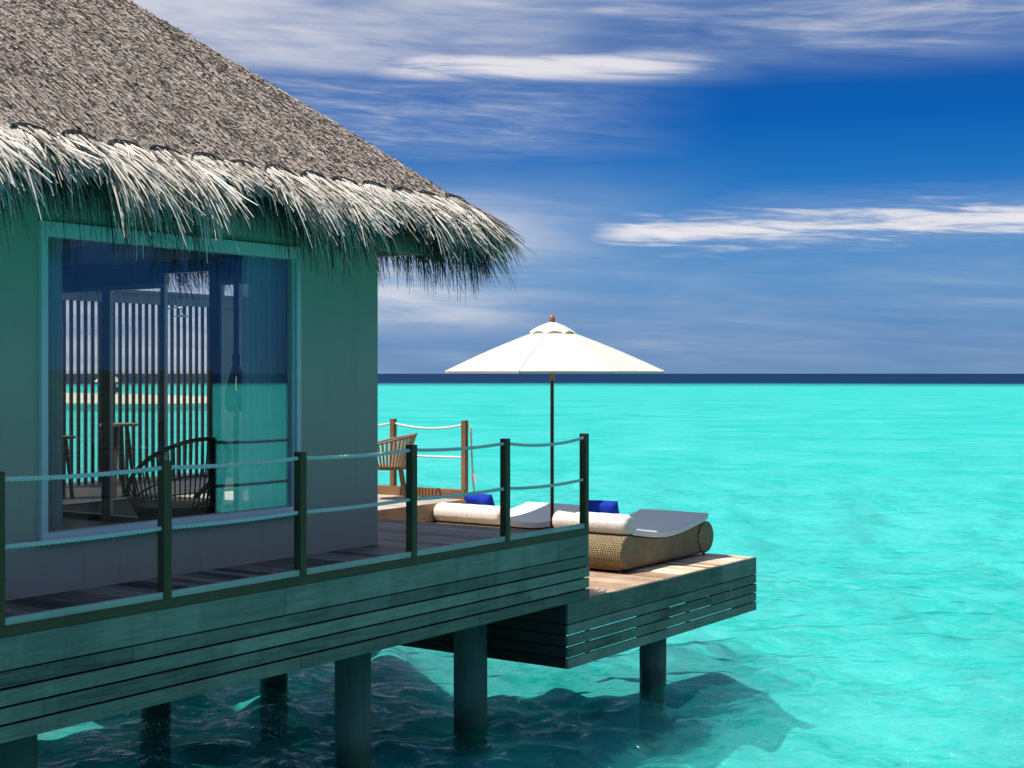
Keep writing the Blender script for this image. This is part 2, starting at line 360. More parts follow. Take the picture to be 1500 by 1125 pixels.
# ------------------------------------------------------------------ mesh helpers
class MB:
    def __init__(s): s.v = []; s.f = []
    def add(s, vs, fs):
        o = len(s.v); s.v += [tuple(p) for p in vs]; s.f += [tuple(i+o for i in q) for q in fs]; return s
    def box(s, x0, x1, y0, y1, z0, z1):
        return s.add([(x0,y0,z0),(x1,y0,z0),(x1,y1,z0),(x0,y1,z0),(x0,y0,z1),(x1,y0,z1),(x1,y1,z1),(x0,y1,z1)],
                     [(3,2,1,0),(4,5,6,7),(0,1,5,4),(1,2,6,5),(2,3,7,6),(3,0,4,7)])
    def tube(s, pts, r, n=8, cap=True, r2=None):
        pts = [Vector(p) for p in pts]; k = len(pts); vs = []; fs = []
        up = Vector((0.31, 0.17, 0.94))
        for i, p in enumerate(pts):
            t = (pts[min(i+1, k-1)] - pts[max(i-1, 0)]).normalized()
            a = t.cross(up)
            if a.length < 0.1: a = t.cross(Vector((1, 0, 0)))
            a.normalize(); b = t.cross(a)
            q = r if not isinstance(r, (list, tuple)) else r[i]
            vs += [p + a*(q*math.cos(2*math.pi*j/n)) + b*(q*math.sin(2*math.pi*j/n)) for j in range(n)]
        for i in range(k-1):
            fs += [(i*n+j, i*n+(j+1) % n, (i+1)*n+(j+1) % n, (i+1)*n+j) for j in range(n)]
        if cap: fs += [tuple(range(n-1, -1, -1)), tuple(range((k-1)*n, k*n))]
        return s.add(vs, fs)
    def bar(s, a, b, w, d, up=(0, 0, 1)):
        """a board from a to b with a rectangular section"""
        a, b = Vector(a), Vector(b); t = (b-a).normalized(); u = Vector(up)
        x = t.cross(u)
        if x.length < 1e-3: x = t.cross(Vector((0, 1, 0)))
        x.normalize(); y = x.cross(t)
        vs = [p + x*(i*w/2) + y*(j*d/2) for p in (a, b) for i, j in ((-1,-1),(1,-1),(1,1),(-1,1))]
        return s.add(vs, [(3,2,1,0),(4,5,6,7),(0,1,5,4),(1,2,6,5),(2,3,7,6),(3,0,4,7)])
    def lathe(s, cx, cy, prof, n=24, a0=0.0, cap=True):
        vs = []; fs = []
        for (r, z) in prof: vs += [(cx+r*math.cos(a0+2*math.pi*j/n), cy+r*math.sin(a0+2*math.pi*j/n), z) for j in range(n)]
        for i in range(len(prof)-1): fs += [(i*n+j, i*n+(j+1) % n, (i+1)*n+(j+1) % n, (i+1)*n+j) for j in range(n)]
        if cap: fs += [tuple(range(n-1, -1, -1)), tuple(range((len(prof)-1)*n, len(prof)*n))]
        return s.add(vs, fs)
    def build(s, name, mat, parent=None, smooth=False, at=None, bevel=0.0):
        L = Vector((0, 0, 0))
        if parent is not None: L = world_of(parent)
        elif at is not None: L = Vector(at)
        me = bpy.data.meshes.new(name)
        me.from_pydata([(v[0]-L.x, v[1]-L.y, v[2]-L.z) for v in s.v], [], s.f); me.update()
        me.materials.append(MAT[mat])
        if smooth: me.polygons.foreach_set('use_smooth', [True]*len(me.polygons))
        o = bpy.data.objects.new(name, me); C.objects.link(o)
        if parent is not None: o.parent = parent
        else: o.location = L
        if bevel:
            b = o.modifiers.new('bevel', 'BEVEL'); b.width = bevel; b.segments = 2; b.limit_method = 'ANGLE'
        return o
def world_of(o):
    L = Vector(o.location)
    while o.parent is not None: o = o.parent; L += Vector(o.location)
    return L
def thing(name, label, cat, loc, group=None):
    o = bpy.data.objects.new(name, None); C.objects.link(o); o.location = loc; o.empty_display_size = 0.2
    return tag(o, label, cat, group)
def tag(o, label, cat, group=None, kind=None):
    o['label'] = label; o['category'] = cat
    if group: o['group'] = group
    if kind: o['kind'] = kind
    return o
def copy_tree(o, parent=None):
    c = o.copy(); C.objects.link(c)
    if parent is not None: c.parent = parent
    for ch in list(o.children):
        if ch is not c: copy_tree(ch, c)
    return c

# ================================================================== the setting: sea, bed, sand bank
def disc(name, rad, z, mat, label, n=256, jag=0.0, rings=(1.0,)):
    vs = [(0, 0, z)]; fs = []
    for k, q in enumerate(rings):
        for j in range(n):
            a = 2*math.pi*j/n
            jr = 1 + (jag*(math.sin(3*a+1)+0.6*math.sin(11*a)+0.5*math.sin(29*a+2)) if k == len(rings)-1 else 0)
            vs.append((rad*q*jr*math.cos(a), rad*q*jr*math.sin(a), z))
    fs = [(0, 1+j, 1+(j+1) % n) for j in range(n)]
    for k in range(len(rings)-1):
        fs += [(1+k*n+j, 1+(k+1)*n+j, 1+(k+1)*n+(j+1) % n, 1+k*n+(j+1) % n) for j in range(n)]
    m = MB(); m.add(vs, fs); o = m.build(name, mat); tag(o, label, 'sea' if 'water' in name or 'sea' in name else 'seabed', None, 'structure')
    return o
def sea():
    """one sheet to the horizon, finely divided and rippled by short waves round the villa"""
    mid = math.atan2(0.5712, 0.8208)
    fine = np.radians(np.arange(-27, 27.01, 0.085)); coarse = np.radians(np.arange(31, 330, 4.0))
    th = np.concatenate([fine, coarse])+mid
    rr = np.concatenate([[0.5, 3, 6], np.geomspace(8.5, 75, 560), [85, 110, 160, 260, 420, 600, 1000, 2500, 8000, 30000]])
    X = rr[:, None]*np.cos(th)[None, :]; Y = rr[:, None]*np.sin(th)[None, :]
    g2 = np.random.default_rng(5); Z = np.zeros_like(X)
    for i in range(64):
        lam = 0.34*(3.2/0.34)**g2.random(); a = mid+math.pi+0.25+g2.normal(0, 0.75); k = 2*math.pi/lam
        slope = 0.042*(0.75 if lam < 0.6 else 1.0); ph = g2.random()*6.283
        q = np.sin(k*(X*math.cos(a)+Y*math.sin(a))+ph+0.8*np.sin(0.35*X+0.21*i)+0.8*np.sin(0.31*Y-0.17*i))
        Z += slope/k*(1-2*np.abs(q)**1.3 if lam > 0.5 and i % 3 == 0 else q)
    fade = np.clip((66-rr)/50, 0, 1)[:, None]*np.clip((rr-8.0)/3, 0, 1)[:, None]
    gust = 0.75+0.35*np.sin(0.23*X+0.4*np.sin(0.19*Y))*np.sin(0.27*Y+1)
    ang = np.ones(len(th)); ang[len(fine):] = 0; ang[0] = ang[len(fine)-1] = 0
    Z *= fade*gust*ang[None, :]
    nr, na = X.shape
    V = np.stack([X, Y, Z], -1).reshape(-1, 3)
    i = np.arange(nr-1)[:, None]*na; j = np.arange(na)[None, :]; j2 = (j+1) % na
    F = np.stack([i+j, i+na+j, i+na+j2, i+j2], -1).reshape(-1, 4)
    me = bpy.data.meshes.new('water')
    me.vertices.add(len(V)); me.vertices.foreach_set('co', V.astype(np.float32).ravel())
    me.loops.add(F.size); me.loops.foreach_set('vertex_index', F.astype(np.int32).ravel())
    me.polygons.add(len(F)); me.polygons.foreach_set('loop_start', (np.arange(len(F))*4).astype(np.int32))
    me.polygons.foreach_set('use_smooth', np.ones(len(F), bool))
    me.update(calc_edges=True); me.validate(); me.materials.append(MAT['lagoon_water'])
    o = bpy.data.objects.new('water', me); C.objects.link(o)
    tag(o, 'turquoise lagoon water reaching dark blue sea at the horizon', 'sea', None, 'structure')
sea()
def seabed_mesh():
    mid = math.atan2(0.5712, 0.8208)
    fine = np.radians(np.arange(-30, 30.01, 0.25)); coarse = np.radians(np.arange(34, 328, 2.0))
    th = np.concatenate([fine, coarse])+mid
    rr = np.concatenate([[0.5, 5], np.geomspace(8, 90, 240), [120, 180, 300, 450, 640]])
    X = rr[:, None]*np.cos(th)[None, :]; Y = rr[:, None]*np.sin(th)[None, :]
    g2 = np.random.default_rng(3); Z = np.zeros_like(X)
    for i in range(40):
        lam = 0.9*(5.0/0.9)**g2.random(); a = g2.random()*6.283; k = 2*math.pi/lam
        Z += 0.018*lam**0.8*np.sin(k*(X*math.cos(a)+Y*math.sin(a))+g2.random()*6.283+1.1*np.sin(0.5*X+i)+1.1*np.sin(0.45*Y+2*i))
    Z += 0.05*np.sin(4.1*X+1.3*np.sin(2.3*Y))*np.sin(3.7*Y+1.2*np.sin(1.9*X))
    Z = BED+np.clip(Z, -0.5, 0.42)*np.clip((90-rr)/40, 0, 1)[:, None]
    jag = 1+0.006*(np.sin(3*th+1)+0.6*np.sin(11*th)+0.5*np.sin(29*th+2)); X[-1] *= jag; Y[-1] *= jag
    nr, na = X.shape; i = np.arange(nr-1)[:, None]*na; j = np.arange(na)[None, :]; j2 = (j+1) % na
    F = np.stack([i+j, i+na+j, i+na+j2, i+j2], -1).reshape(-1, 4)
    m = MB(); m.v = np.stack([X, Y, Z], -1).reshape(-1, 3).tolist(); m.f = F.tolist()
    o = m.build('seabed', 'seabed_sand', smooth=True); tag(o, 'pale sandy lagoon bed showing through the turquoise water', 'seabed', None, 'structure')
seabed_mesh()
disc('deep_seabed', 30000, BED-0.5, 'deep_bed', 'dark blue deep sea floor beyond the reef edge', 128, 0, (0.02, 0.2, 1.0))
def camxy(px, d):                                     # a place d metres ahead along a line of sight
    X = (px-750)/2083*d
    return (0.5712*X+0.8208*d, -0.8208*X+0.5712*d)
def sandbank():
    m = MB(); vs = []; fs = []; n = 48; rows = 5
    for i in range(n+1):
        t = i/n; px = -240+t*(455+240)
        w = math.sin(math.pi*min(1, 0.08+t*0.92))**0.6 if t < 0.999 else 0.02
        dn = 182+8*math.sin(7*t)+14*t*t; df = dn+(150-70*t)*w
        for j in range(rows):
            s = j/(rows-1); d = dn+(df-dn)*s
            x, y = camxy(px, d); vs.append((x, y, -0.06+0.36*math.sin(math.pi*s)**0.8*w))
    for i in range(n):
        for j in range(rows-1): fs.append((i*rows+j, (i+1)*rows+j, (i+1)*rows+j+1, i*rows+j+1))
    m.add(vs, fs); o = m.build('sand_bank', 'sand', smooth=True); tag(o, 'low pale sand bank lying in the lagoon beyond the villa', 'sand bank', None, 'structure')
sandbank()
def hut():
    x, y = camxy(158, 260)
    t = thing('beach_hut', 'small open thatched hut far off on the sand bank', 'hut', (x, y, 0.2))
    m = MB(); m.lathe(x, y, [(2.6, 2.4), (2.0, 2.9), (0.2, 4.4)], 12); m.build('roof', 'sand', t)
    for a in range(4):
        q = MB(); q.tube([(x+1.7*math.cos(a*1.57), y+1.7*math.sin(a*1.57), 0.1), (x+1.7*math.cos(a*1.57), y+1.7*math.sin(a*1.57), 2.5)], 0.12, 6); q.build('post', 'brown_wood', t)
    b = MB()
    for k in range(90):
        px = 150+24*random.random(); d = 285+random.random()*10
        x, y = camxy(px, d); z = 0.2+1.5*random.random()*(0.5+0.5*math.sin(px*0.09)**2); s = 0.5
        a = random.random()*6; c = Vector((x, y, z)); u = Vector((math.cos(a), math.sin(a), random.uniform(-.5, .5)))*s; w = Vector((random.uniform(-.4,.4), random.uniform(-.4,.4), 1))*s
        b.add([c-u, c+w*0.6, c+u, c-w*0.6], [(0, 1, 2, 3)])
    o = b.build('low_shrubs', 'shrub_green'); tag(o, 'dark low scrub growing on the far sand bank', 'shrubs', None, 'stuff')
hut()

# ================================================================== the villa
villa = thing('thatched_villa', 'overwater villa with pale plaster walls, big window and grey palm thatch roof', 'villa', (8.5, 12.8, DECK))
XL, YB, TOPZ = 3.0, 16.0, DECK+3.42
WX0, WX1, WZ0, WZ1 = 7.27, 10.30, DECK+0.44, DECK+3.04      # front window opening
def walls():
    m = MB(); t = 0.16
    m.box(XL, WX0, YW, YW+t, DECK-0.02, TOPZ); m.box(WX1, XW, YW, YW+t, DECK-0.02, TOPZ)
    m.box(WX0, WX1, YW, YW+t, DECK-0.02, WZ0); m.box(WX0, WX1, YW, YW+t, WZ1, TOPZ)
    m.build('wall', 'plaster', villa)
    m = MB(); x0, x1 = XW-0.07, XW                                          # end wall, pierced by the doors
    H = DECK+2.86
    for a, b in ((YW+t, 11.53), (11.745, 11.79), (12.03, 12.19), (14.99, YB)): m.box(x0, x1, a, b, DECK-0.02, H)
    m.box(x0, x1, YW+t, 12.19, H, TOPZ); m.box(x0, x1, 12.19, 12.95, H+0.12, TOPZ); m.box(x0, x1, 12.95, YB, H, TOPZ)
    m.build('wall', 'plaster', villa)
    m = MB(); m.box(XL, XW, YB, YB+t, DECK-0.02, TOPZ); m.box(XL, XL+t, YW+t, YB, DECK-0.02, TOPZ); m.build('wall', 'plaster', villa)
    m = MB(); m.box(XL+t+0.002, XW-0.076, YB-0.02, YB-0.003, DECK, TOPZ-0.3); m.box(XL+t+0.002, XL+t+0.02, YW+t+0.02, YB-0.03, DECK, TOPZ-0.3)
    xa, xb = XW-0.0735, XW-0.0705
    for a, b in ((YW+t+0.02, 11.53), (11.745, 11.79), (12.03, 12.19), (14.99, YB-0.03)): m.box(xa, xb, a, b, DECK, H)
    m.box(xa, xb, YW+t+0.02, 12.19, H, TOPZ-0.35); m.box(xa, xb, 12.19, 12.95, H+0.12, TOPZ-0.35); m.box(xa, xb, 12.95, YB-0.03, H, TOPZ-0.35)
    m.build('dimmed_lining', 'interior_wall', villa)  # dark skins added inside the plaster, the room's dimness put into their colour
    m = MB()
    y = YW+t+0.003
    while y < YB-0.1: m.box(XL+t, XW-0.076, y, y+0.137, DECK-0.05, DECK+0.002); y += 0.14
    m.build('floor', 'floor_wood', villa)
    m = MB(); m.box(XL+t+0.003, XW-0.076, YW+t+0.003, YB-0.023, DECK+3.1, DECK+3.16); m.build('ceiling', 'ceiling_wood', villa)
    m = MB(); b = 0.36                                                    # eave beam round the wall head
    m.box(XL-0.3, XW+b, YW-b, YW-b+0.07, DECK+3.06, DECK+3.24); m.box(XW+b-0.07, XW+b, YW-b+0.072, YB+0.5, DECK+3.06, DECK+3.24)
    m.build('eave_beam', 'plaster', villa)
walls()
def window():
    m = MB(); f = 0.06; y0, y1 = YW-0.035, YW+0.09
    m.box(WX0, WX0+f, y0, y1, WZ0, WZ1); m.box(WX1-f, WX1, y0, y1, WZ0, WZ1)
    m.box(WX0+f, WX1-f, y0, y1, WZ0, WZ0+f); m.box(WX0+f, WX1-f, y0, y1, WZ1-0.12, WZ1)
    m.box(WX0+f, WX0+f+0.03, YW+0.0, YW+0.07, WZ0+f, WZ1-0.12); m.box(WX1-f-0.02, WX1-f, YW+0.0, YW+0.07, WZ0+f, WZ1-0.12)
    m.box(WX0-0.02, WX1+0.02, YW-0.07, y0-0.002, WZ0-0.015, WZ0+0.02)
    w = m.build('window', 'frame_white', villa, bevel=0.004)
    p = MB(); p.box(WX0+f+0.03, WX1-f-0.02, YW+0.03, YW+0.04, WZ0+f, WZ1-0.12); p.build('pane', 'window_glass', w)
window()
def doors():
    H = DECK+2.86; x0, x1 = XW-0.062, XW-0.010
    def leaf(a, b, h, name='sliding_door', fw=0.075, panes=True, handle=None):
        m = MB(); m.box(x0, x1, a, a+fw, DECK, h); m.box(x0, x1, b-fw, b, DECK, h); m.box(x0, x1, a+fw, b-fw, DECK, DECK+0.07); m.box(x0, x1, a+fw, b-fw, h-0.05, h)
        d = m.build(name, 'frame_white', villa)
        p = MB(); p.box(x0+0.022, x0+0.030, a+fw, b-fw, DECK+0.07, h-0.05); p.build('pane', 'door_glass', d)
        if handle:
            q = MB(); q.box(x0-0.04, x0-0.002, handle-0.012, handle+0.012, DECK+0.85, DECK+1.25); q.build('handle', 'dark_metal', d)
    leaf(14.02, 14.985, H); leaf(12.96, 14.015, H, handle=13.0)
    leaf(11.792, 12.028, H, 'side_window', 0.02); leaf(11.532, 11.743, H, 'side_window', 0.02)
doors()

# ---- roof: hipped thatch, strand by strand
EX, EY, EZ, SL = XW+0.715, YW-0.715, CAM+1.764, 0.785
RIDGE_Y = 12.95
def flare(d):                                         # height above the eave at plan distance d from it
    return SL*d - 0.10*math.exp(-d*1.1) + 0.10*math.exp(-0.0) * 1.0
RL = XL-0.715; YBK = 2*RIDGE_Y-EY
def base_roof():
    m = MB(); rings = [0.0, 0.3, 0.7, 1.2, 2.0, 3.0, RIDGE_Y-EY]
    vs = []; fs = []
    for d in rings:
        z = EZ+flare(d)-0.045
        vs += [(RL, EY+d, z), (EX-d, EY+d, z), (EX-d, YBK-d, z), (RL, YBK-d, z)]
    for k in range(len(rings)-1):
        o = k*4
        for j in range(3): fs.append((o+j, o+j+1, o+4+j+1, o+4+j))
    m.add(vs, fs)
    # underside
    u = [(RL, EY, EZ-0.14), (EX, EY, EZ-0.14), (EX, YBK, EZ-0.14), (RL, YBK, EZ-0.14)]
    m.add(u, [(0, 3, 2, 1)])
    m.add([(RL, EY, EZ-0.1), (EX, EY, EZ-0.1), (EX, EY, EZ-0.14), (RL, EY, EZ-0.14), (EX, YBK, EZ-0.1), (EX, YBK, EZ-0.14)], [(0, 1, 2, 3), (1, 4, 5, 2)])
    return m.build('roof', 'thatch_base', villa)
roof = base_roof()

def scallop(s):                                       # how far up the slope the cover edge lies, s along the eave
    k = (s/0.44) % 1.0
    return 0.115*math.sqrt(max(0.0, 1-(2*k-1)**2))+0.01*math.sin(s*9.0)
def strips_mesh(name, V, mat, parent, segs):
    """V: (n, segs+1, 2, 3) blade corner points"""
    n = V.shape[0]; L = np.array(world_of(parent))
    v = (V-L).reshape(-1, 3)
    base = (np.arange(n)*(segs+1)*2)[:, None, None]; k = (np.arange(segs)*2)[None, :, None]
    f = (base+k+np.array([0, 1, 3, 2])[None, None, :]).reshape(-1, 4)
    me = bpy.data.meshes.new(name); me.from_pydata(v.tolist(), [], f.tolist()); me.update()
    me.materials.append(MAT[mat])
    o = bpy.data.objects.new(name, me); C.objects.link(o); o.parent = parent
    return o
def cover(side, n, dmax, x_lo):
    """short strands lying down the slope; side 'front' faces -y, 'end' faces +x"""
    d = rng.random(n)**0.9*dmax
    span = (EX-x_lo) if side == 'front' else (YBK-EY)
    s = rng.random(n)*span                               # distance from the near corner along the eave
    keep = s > d+0.005
    if side == 'end': keep &= s < span-d
    d, s = d[keep], s[keep]; n = len(d)
    ln = rng.uniform(0.05, 0.19, n); wd = rng.uniform(0.002, 0.0048, n)
    sc = np.array([scallop(x) for x in s])
    d = np.maximum(d, sc+0.02)
    dn = np.maximum(d-ln*0.77, sc-0.015)
    slide = rng.normal(0, 0.11, n)*(d-dn)
    fl = lambda q: SL*q-0.10*np.exp(-q*1.1)+0.10
    lift0 = rng.uniform(-0.03, 0.0, n); lift1 = rng.uniform(-0.012, 0.018, n)
    big = rng.random(n) < 0.03; lift1[big] += 0.03
    # the cover sags into the ties of the net
    def P(q, ss, lift):
        k = (ss/0.44) % 1.0; tie = np.exp(-((np.minimum(k, 1-k)*0.44)/0.05)**2)*np.exp(-np.maximum(q-0.02, 0)/0.12)*0.05
        z = EZ+fl(q)+lift-tie
        return np.stack([EX-ss, EY+q, z], -1) if side == 'front' else np.stack([EX-q, EY+ss, z], -1)
    w = wd[:, None]*(np.array([1.0, 0, 0]) if side == 'front' else np.array([0, 1.0, 0]))
    tw = rng.uniform(-0.008, 0.008, n)
    wv = w.copy(); wv[:, 2] += tw
    a = P(d, s, lift0); b = P(dn, s+slide, lift1)
    V = np.stack([np.stack([a-wv, a+wv], 1), np.stack([b-wv*0.7, b+wv*0.7], 1)], 1)
    return V
strips_mesh('thatch', np.concatenate([cover('front', 250000, 4.0, 5.2), cover('front', 6000, 4.0, RL)]), 'thatch', roof, 1)
strips_mesh('thatch', cover('end', 22000, 3.9, 0), 'thatch', roof, 1)
def stalks():                                         # long loose dark stalks showing between the bundles
    V = cover('front', 3200, 4.0, 5.2); a = V[:, 0].mean(1); b = V[:, 1].mean(1); k = rng.uniform(1.6, 3.2, len(V))[:, None]
    c = a+(b-a)*k; low_ = c[:, 1] < EY+0.14; c[low_] = b[low_]
    w = np.array([0.0024, 0, 0]); up = np.array([0, -0.004, 0.012])
    strips_mesh('loose_stalks', np.stack([np.stack([a-w+up, a+w+up], 1), np.stack([c-w+up, c+w+up], 1)], 1), 'under_leaf', roof, 1)
stalks()
def net_line():
    for side, span in (('front', EX-RL), ('end', YBK-EY)):
        pts = []; s = 0.0
        while s < span:
            d = scallop(s)-0.01; k = (s/0.44) % 1.0
            z = EZ+SL*d-0.10*math.exp(-d*1.1)+0.10+0.014-0.03*math.exp(-((min(k, 1-k)*0.44)/0.05)**2)
            z += 0.012; pts.append((EX-s, EY+d, z) if side == 'front' else (EX-d, EY+s, z)); s += 0.022
        m = MB(); m.tube(pts, 0.007, 6); m.build('net_rope', 'dark_metal', roof, smooth=True)
net_line()
def fringe(side, span, n, segs=5, lower=False):
    s = rng.random(n)*span
    # blades gather in tufts
    cw = 0.13; c = np.floor(s/cw)
    ph = np.modf(np.sin(c*12.9898)*43758.5453)[0]; ph2 = np.modf(np.sin(c*78.233+3)*12543.123)[0]
    ctr = (c+0.5+0.3*ph2)*cw
    pull = rng.uniform(0.0, 0.75, n)*(0.35 if not lower else 0.7)
    LN = rng.uniform(0.28, 0.78, n)*(0.78+0.40*ph)
    long = rng.random(n) < 0.07; LN[long] *= 1.35
    if lower: LN = rng.uniform(0.45, 0.85, n)*(0.8+0.3*ph)
    wd = rng.uniform(0.0035, 0.0118, n)*(0.55 if lower else 1.0)
    sc = np.array([scallop(x) for x in s])
    d0 = sc+rng.uniform(-0.03, 0.06, n) if not lower else rng.uniform(-0.02, 0.25, n)
    pitch = np.radians(rng.uniform(22, 50, n)) if not lower else np.radians(rng.uniform(45, 75, n))
    droop = np.radians(rng.uniform(6, 30, n))*(LN/0.6)
    yaw = rng.normal(0, 0.26, n)
    if side == 'corner':
        ang = s/span*math.pi/2                            # fan round the corner from -y to +x
        out = np.stack([np.sin(ang), -np.cos(ang)], -1)
        p = np.stack([np.full(n, EX), np.full(n, EY)], -1)-out*0.03
        base = np.stack([p[:, 0], p[:, 1]], -1); d0 = d0*0.5
    elif side == 'front':
        out = np.tile(np.array([0.0, -1.0]), (n, 1)); base = np.stack([EX-s, np.full(n, EY)], -1)
    else:
        out = np.tile(np.array([1.0, 0.0]), (n, 1)); base = np.stack([np.full(n, EX), EY+s], -1)
    tan = np.stack([-out[:, 1], out[:, 0]], -1)
    z0 = EZ+SL*d0-0.10*np.exp(-d0*1.1)+0.10+(rng.uniform(-0.06, -0.005, n) if not lower else rng.uniform(-0.26, -0.1, n))
    cur = np.concatenate([base-out*d0[:, None], z0[:, None]], -1)
    rows = []
    dirh = out*np.cos(yaw)[:, None]+tan*np.sin(yaw)[:, None]
    sgn = -1.0 if side == 'front' else 1.0
    goal = (ctr-s)*pull*sgn if side != 'corner' else np.zeros(n)
    for k in range(segs+1):
        t = k/segs
        ww = wd*(1.0 if t < 0.6 else (1-0.6*(t-0.6)/0.4))
        tw = rng.uniform(-0.3, 1.0, n)*(1 if side == 'front' else -1) if k == 0 else tw+rng.normal(0, 0.15, n)
        side_v = np.concatenate([tan*np.cos(tw)[:, None], np.sin(tw)[:, None]], -1)*ww[:, None]
        rows.append(np.stack([cur-side_v, cur+side_v], 1))
        a = np.minimum(pitch+droop*t*1.15, np.radians(89))
        if k in (1, 3): yk = rng.normal(0, 0.13, n); dirh = dirh*np.cos(yk)[:, None]+np.stack([-dirh[:, 1], dirh[:, 0]], -1)*np.sin(yk)[:, None]; pitch = pitch+rng.normal(0, 0.07, n)
        st = LN/segs
        step = np.concatenate([dirh*(np.cos(a)*st)[:, None]+tan*(goal/segs)[:, None], (-np.sin(a)*st)[:, None]], -1)
        cur = cur+step
    return np.stack(rows, 1)
def fringes():
    A = [fringe('front', EX-4.6, 6800), fringe('corner', 0.7, 1000), fringe('end', YBK-EY, 3000)]
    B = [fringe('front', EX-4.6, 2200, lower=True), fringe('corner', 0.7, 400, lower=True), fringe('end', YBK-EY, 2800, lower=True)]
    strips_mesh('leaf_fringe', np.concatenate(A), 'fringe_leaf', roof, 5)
    strips_mesh('hanging_leaves', np.concatenate(B), 'under_leaf', roof, 5)  # lower layer takes a darker leaf copy, shade put into its colour
fringes()

# ================================================================== main deck and its fascia
deck = thing('wooden_deck', 'upper wooden deck on stilts wrapping round the villa, with slatted grey fascia', 'deck', (9.0, 9.0, DECK))
YP, XP = 12.15, 16.36
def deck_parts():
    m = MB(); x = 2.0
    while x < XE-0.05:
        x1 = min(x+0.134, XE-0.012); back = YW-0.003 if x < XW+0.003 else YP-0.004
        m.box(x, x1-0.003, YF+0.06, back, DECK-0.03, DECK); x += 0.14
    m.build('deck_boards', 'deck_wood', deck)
    m = MB(); x = XW+0.01
    while x < XP-0.04:
        if x > 14.2: m.box(x, min(x+0.135, XP-0.01), YP, 16.0, DECK-0.03, DECK+0.001)
        x += 0.14
    m.build('deck_boards', 'pale_deck_wood', deck)
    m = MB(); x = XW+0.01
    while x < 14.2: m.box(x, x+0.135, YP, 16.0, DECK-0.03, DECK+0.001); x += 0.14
    m.build('deck_boards', 'shaded_wood', deck)  # near-black boards of the same platform, shade by the villa put into the colour
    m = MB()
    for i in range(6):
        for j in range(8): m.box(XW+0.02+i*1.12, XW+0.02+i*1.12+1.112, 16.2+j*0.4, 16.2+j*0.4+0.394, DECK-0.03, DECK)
    m.build('bath_floor', 'shaded_tile', deck)  # tiles kept near black, shade over this floor is put into their colour
    # front fascia: wide board, then four slats, butt-jointed at odd places
    def boards(mb, z0, z1, x0, x1, y0, y1, cuts):
        xs = [x0]+[c for c in cuts if x0 < c < x1]+[x1]
        for a, b in zip(xs[:-1], xs[1:]): mb.box(a+0.0015, b-0.0015, y0, y1, z0, z1)
    m = MB(); z = DECK
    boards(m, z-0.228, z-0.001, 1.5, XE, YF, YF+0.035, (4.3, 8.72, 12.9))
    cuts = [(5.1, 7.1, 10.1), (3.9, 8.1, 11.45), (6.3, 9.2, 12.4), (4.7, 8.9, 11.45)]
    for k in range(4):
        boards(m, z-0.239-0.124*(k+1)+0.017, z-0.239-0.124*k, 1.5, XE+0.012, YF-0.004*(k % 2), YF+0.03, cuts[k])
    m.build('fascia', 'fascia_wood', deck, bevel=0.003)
    m = MB()                                             # right-hand end of the deck and the step face of the seating platform
    for k in range(6): m.box(XE-0.031, XE-0.001, YF+0.037, YP-0.01, DECK-0.115*(k+1)-0.02, DECK-0.115*k-0.03)
    m.build('fascia', 'side_wood', deck)
    m = MB()
    m.box(XE+0.003, XP, YP-0.03, YP-0.004, DECK-0.24, DECK+0.0)
    for k in range(4): m.box(XE+0.003, XP, YP-0.03, YP-0.004, DECK-0.25-0.115*(k+1)+0.008, DECK-0.25-0.115*k)
    m.build('fascia', 'platform_wood', deck)
    m = MB()
    for k in range(6): m.box(XP-0.03, XP, YP, 16.0, DECK-0.115*(k+1)-0.03, DECK-0.115*k-0.034)
    m.build('fascia', 'side_wood', deck)
    m = MB()                                             # dark joists and bearers below
    for x in np.arange(2.0, XE-0.1, 0.6): m.box(x, x+0.05, YF+0.10, YP-0.2, DECK-0.2, DECK-0.035)
    m.box(1.5, XE-0.06, YF+0.06, YF+0.095, DECK-0.70, DECK-0.04)  # backing sheet added behind the front slats to keep their gaps dark
    for y in (9.45, 12.8, 15.6): m.box(1.5, (XE-0.06) if y < 12 else XP-0.1, y, y+0.2, DECK-0.52, DECK-0.205)
    m.build('joists', 'joist', deck)
    m = MB(); m.box(1.5, XE, YF-0.006, YF+0.075, DECK+0.002, DECK+0.075); m.build('base_beam', 'stained_beam', deck, bevel=0.003)
    return
deck_parts()
POSTS = [5.95, 7.43, 8.93, 10.44, 11.97, 13.505]
def rope(pts, r=0.017, name='rope', parent=None, mat='rope_white'):
    """three-strand laid rope along a polyline"""
    P = [Vector(p) for p in pts]; seg = [0.0]
    for a, b in zip(P[:-1], P[1:]): seg.append(seg[-1]+(b-a).length)
    L = seg[-1]; n = max(8, int(L/0.016)); m = MB(); lines = [[], [], []]; k = 0
    for i in range(n+1):
        s = L*i/n
        while k < len(P)-2 and s > seg[k+1]: k += 1
        t = (s-seg[k])/max(1e-6, seg[k+1]-seg[k]); p = P[k].lerp(P[k+1], t); d = (P[k+1]-P[k]).normalized()
        a = d.cross(Vector((0.1, 0.2, 1))).normalized(); b = d.cross(a)
        for q in range(3):
            ph = 2*math.pi*(s/0.13+q/3); lines[q].append(p+a*(math.cos(ph)*r*0.6)+b*(math.sin(ph)*r*0.6))
    for q in range(3): m.tube(lines[q], r*0.50, 6)
    return m.build(name, mat, parent, smooth=True)
def sagline(a, b, sag, n=14):
    a, b = Vector(a), Vector(b)
    return [a.lerp(b, i/n)-Vector((0, 0, sag*4*(i/n)*(1-i/n))) for i in range(n+1)]
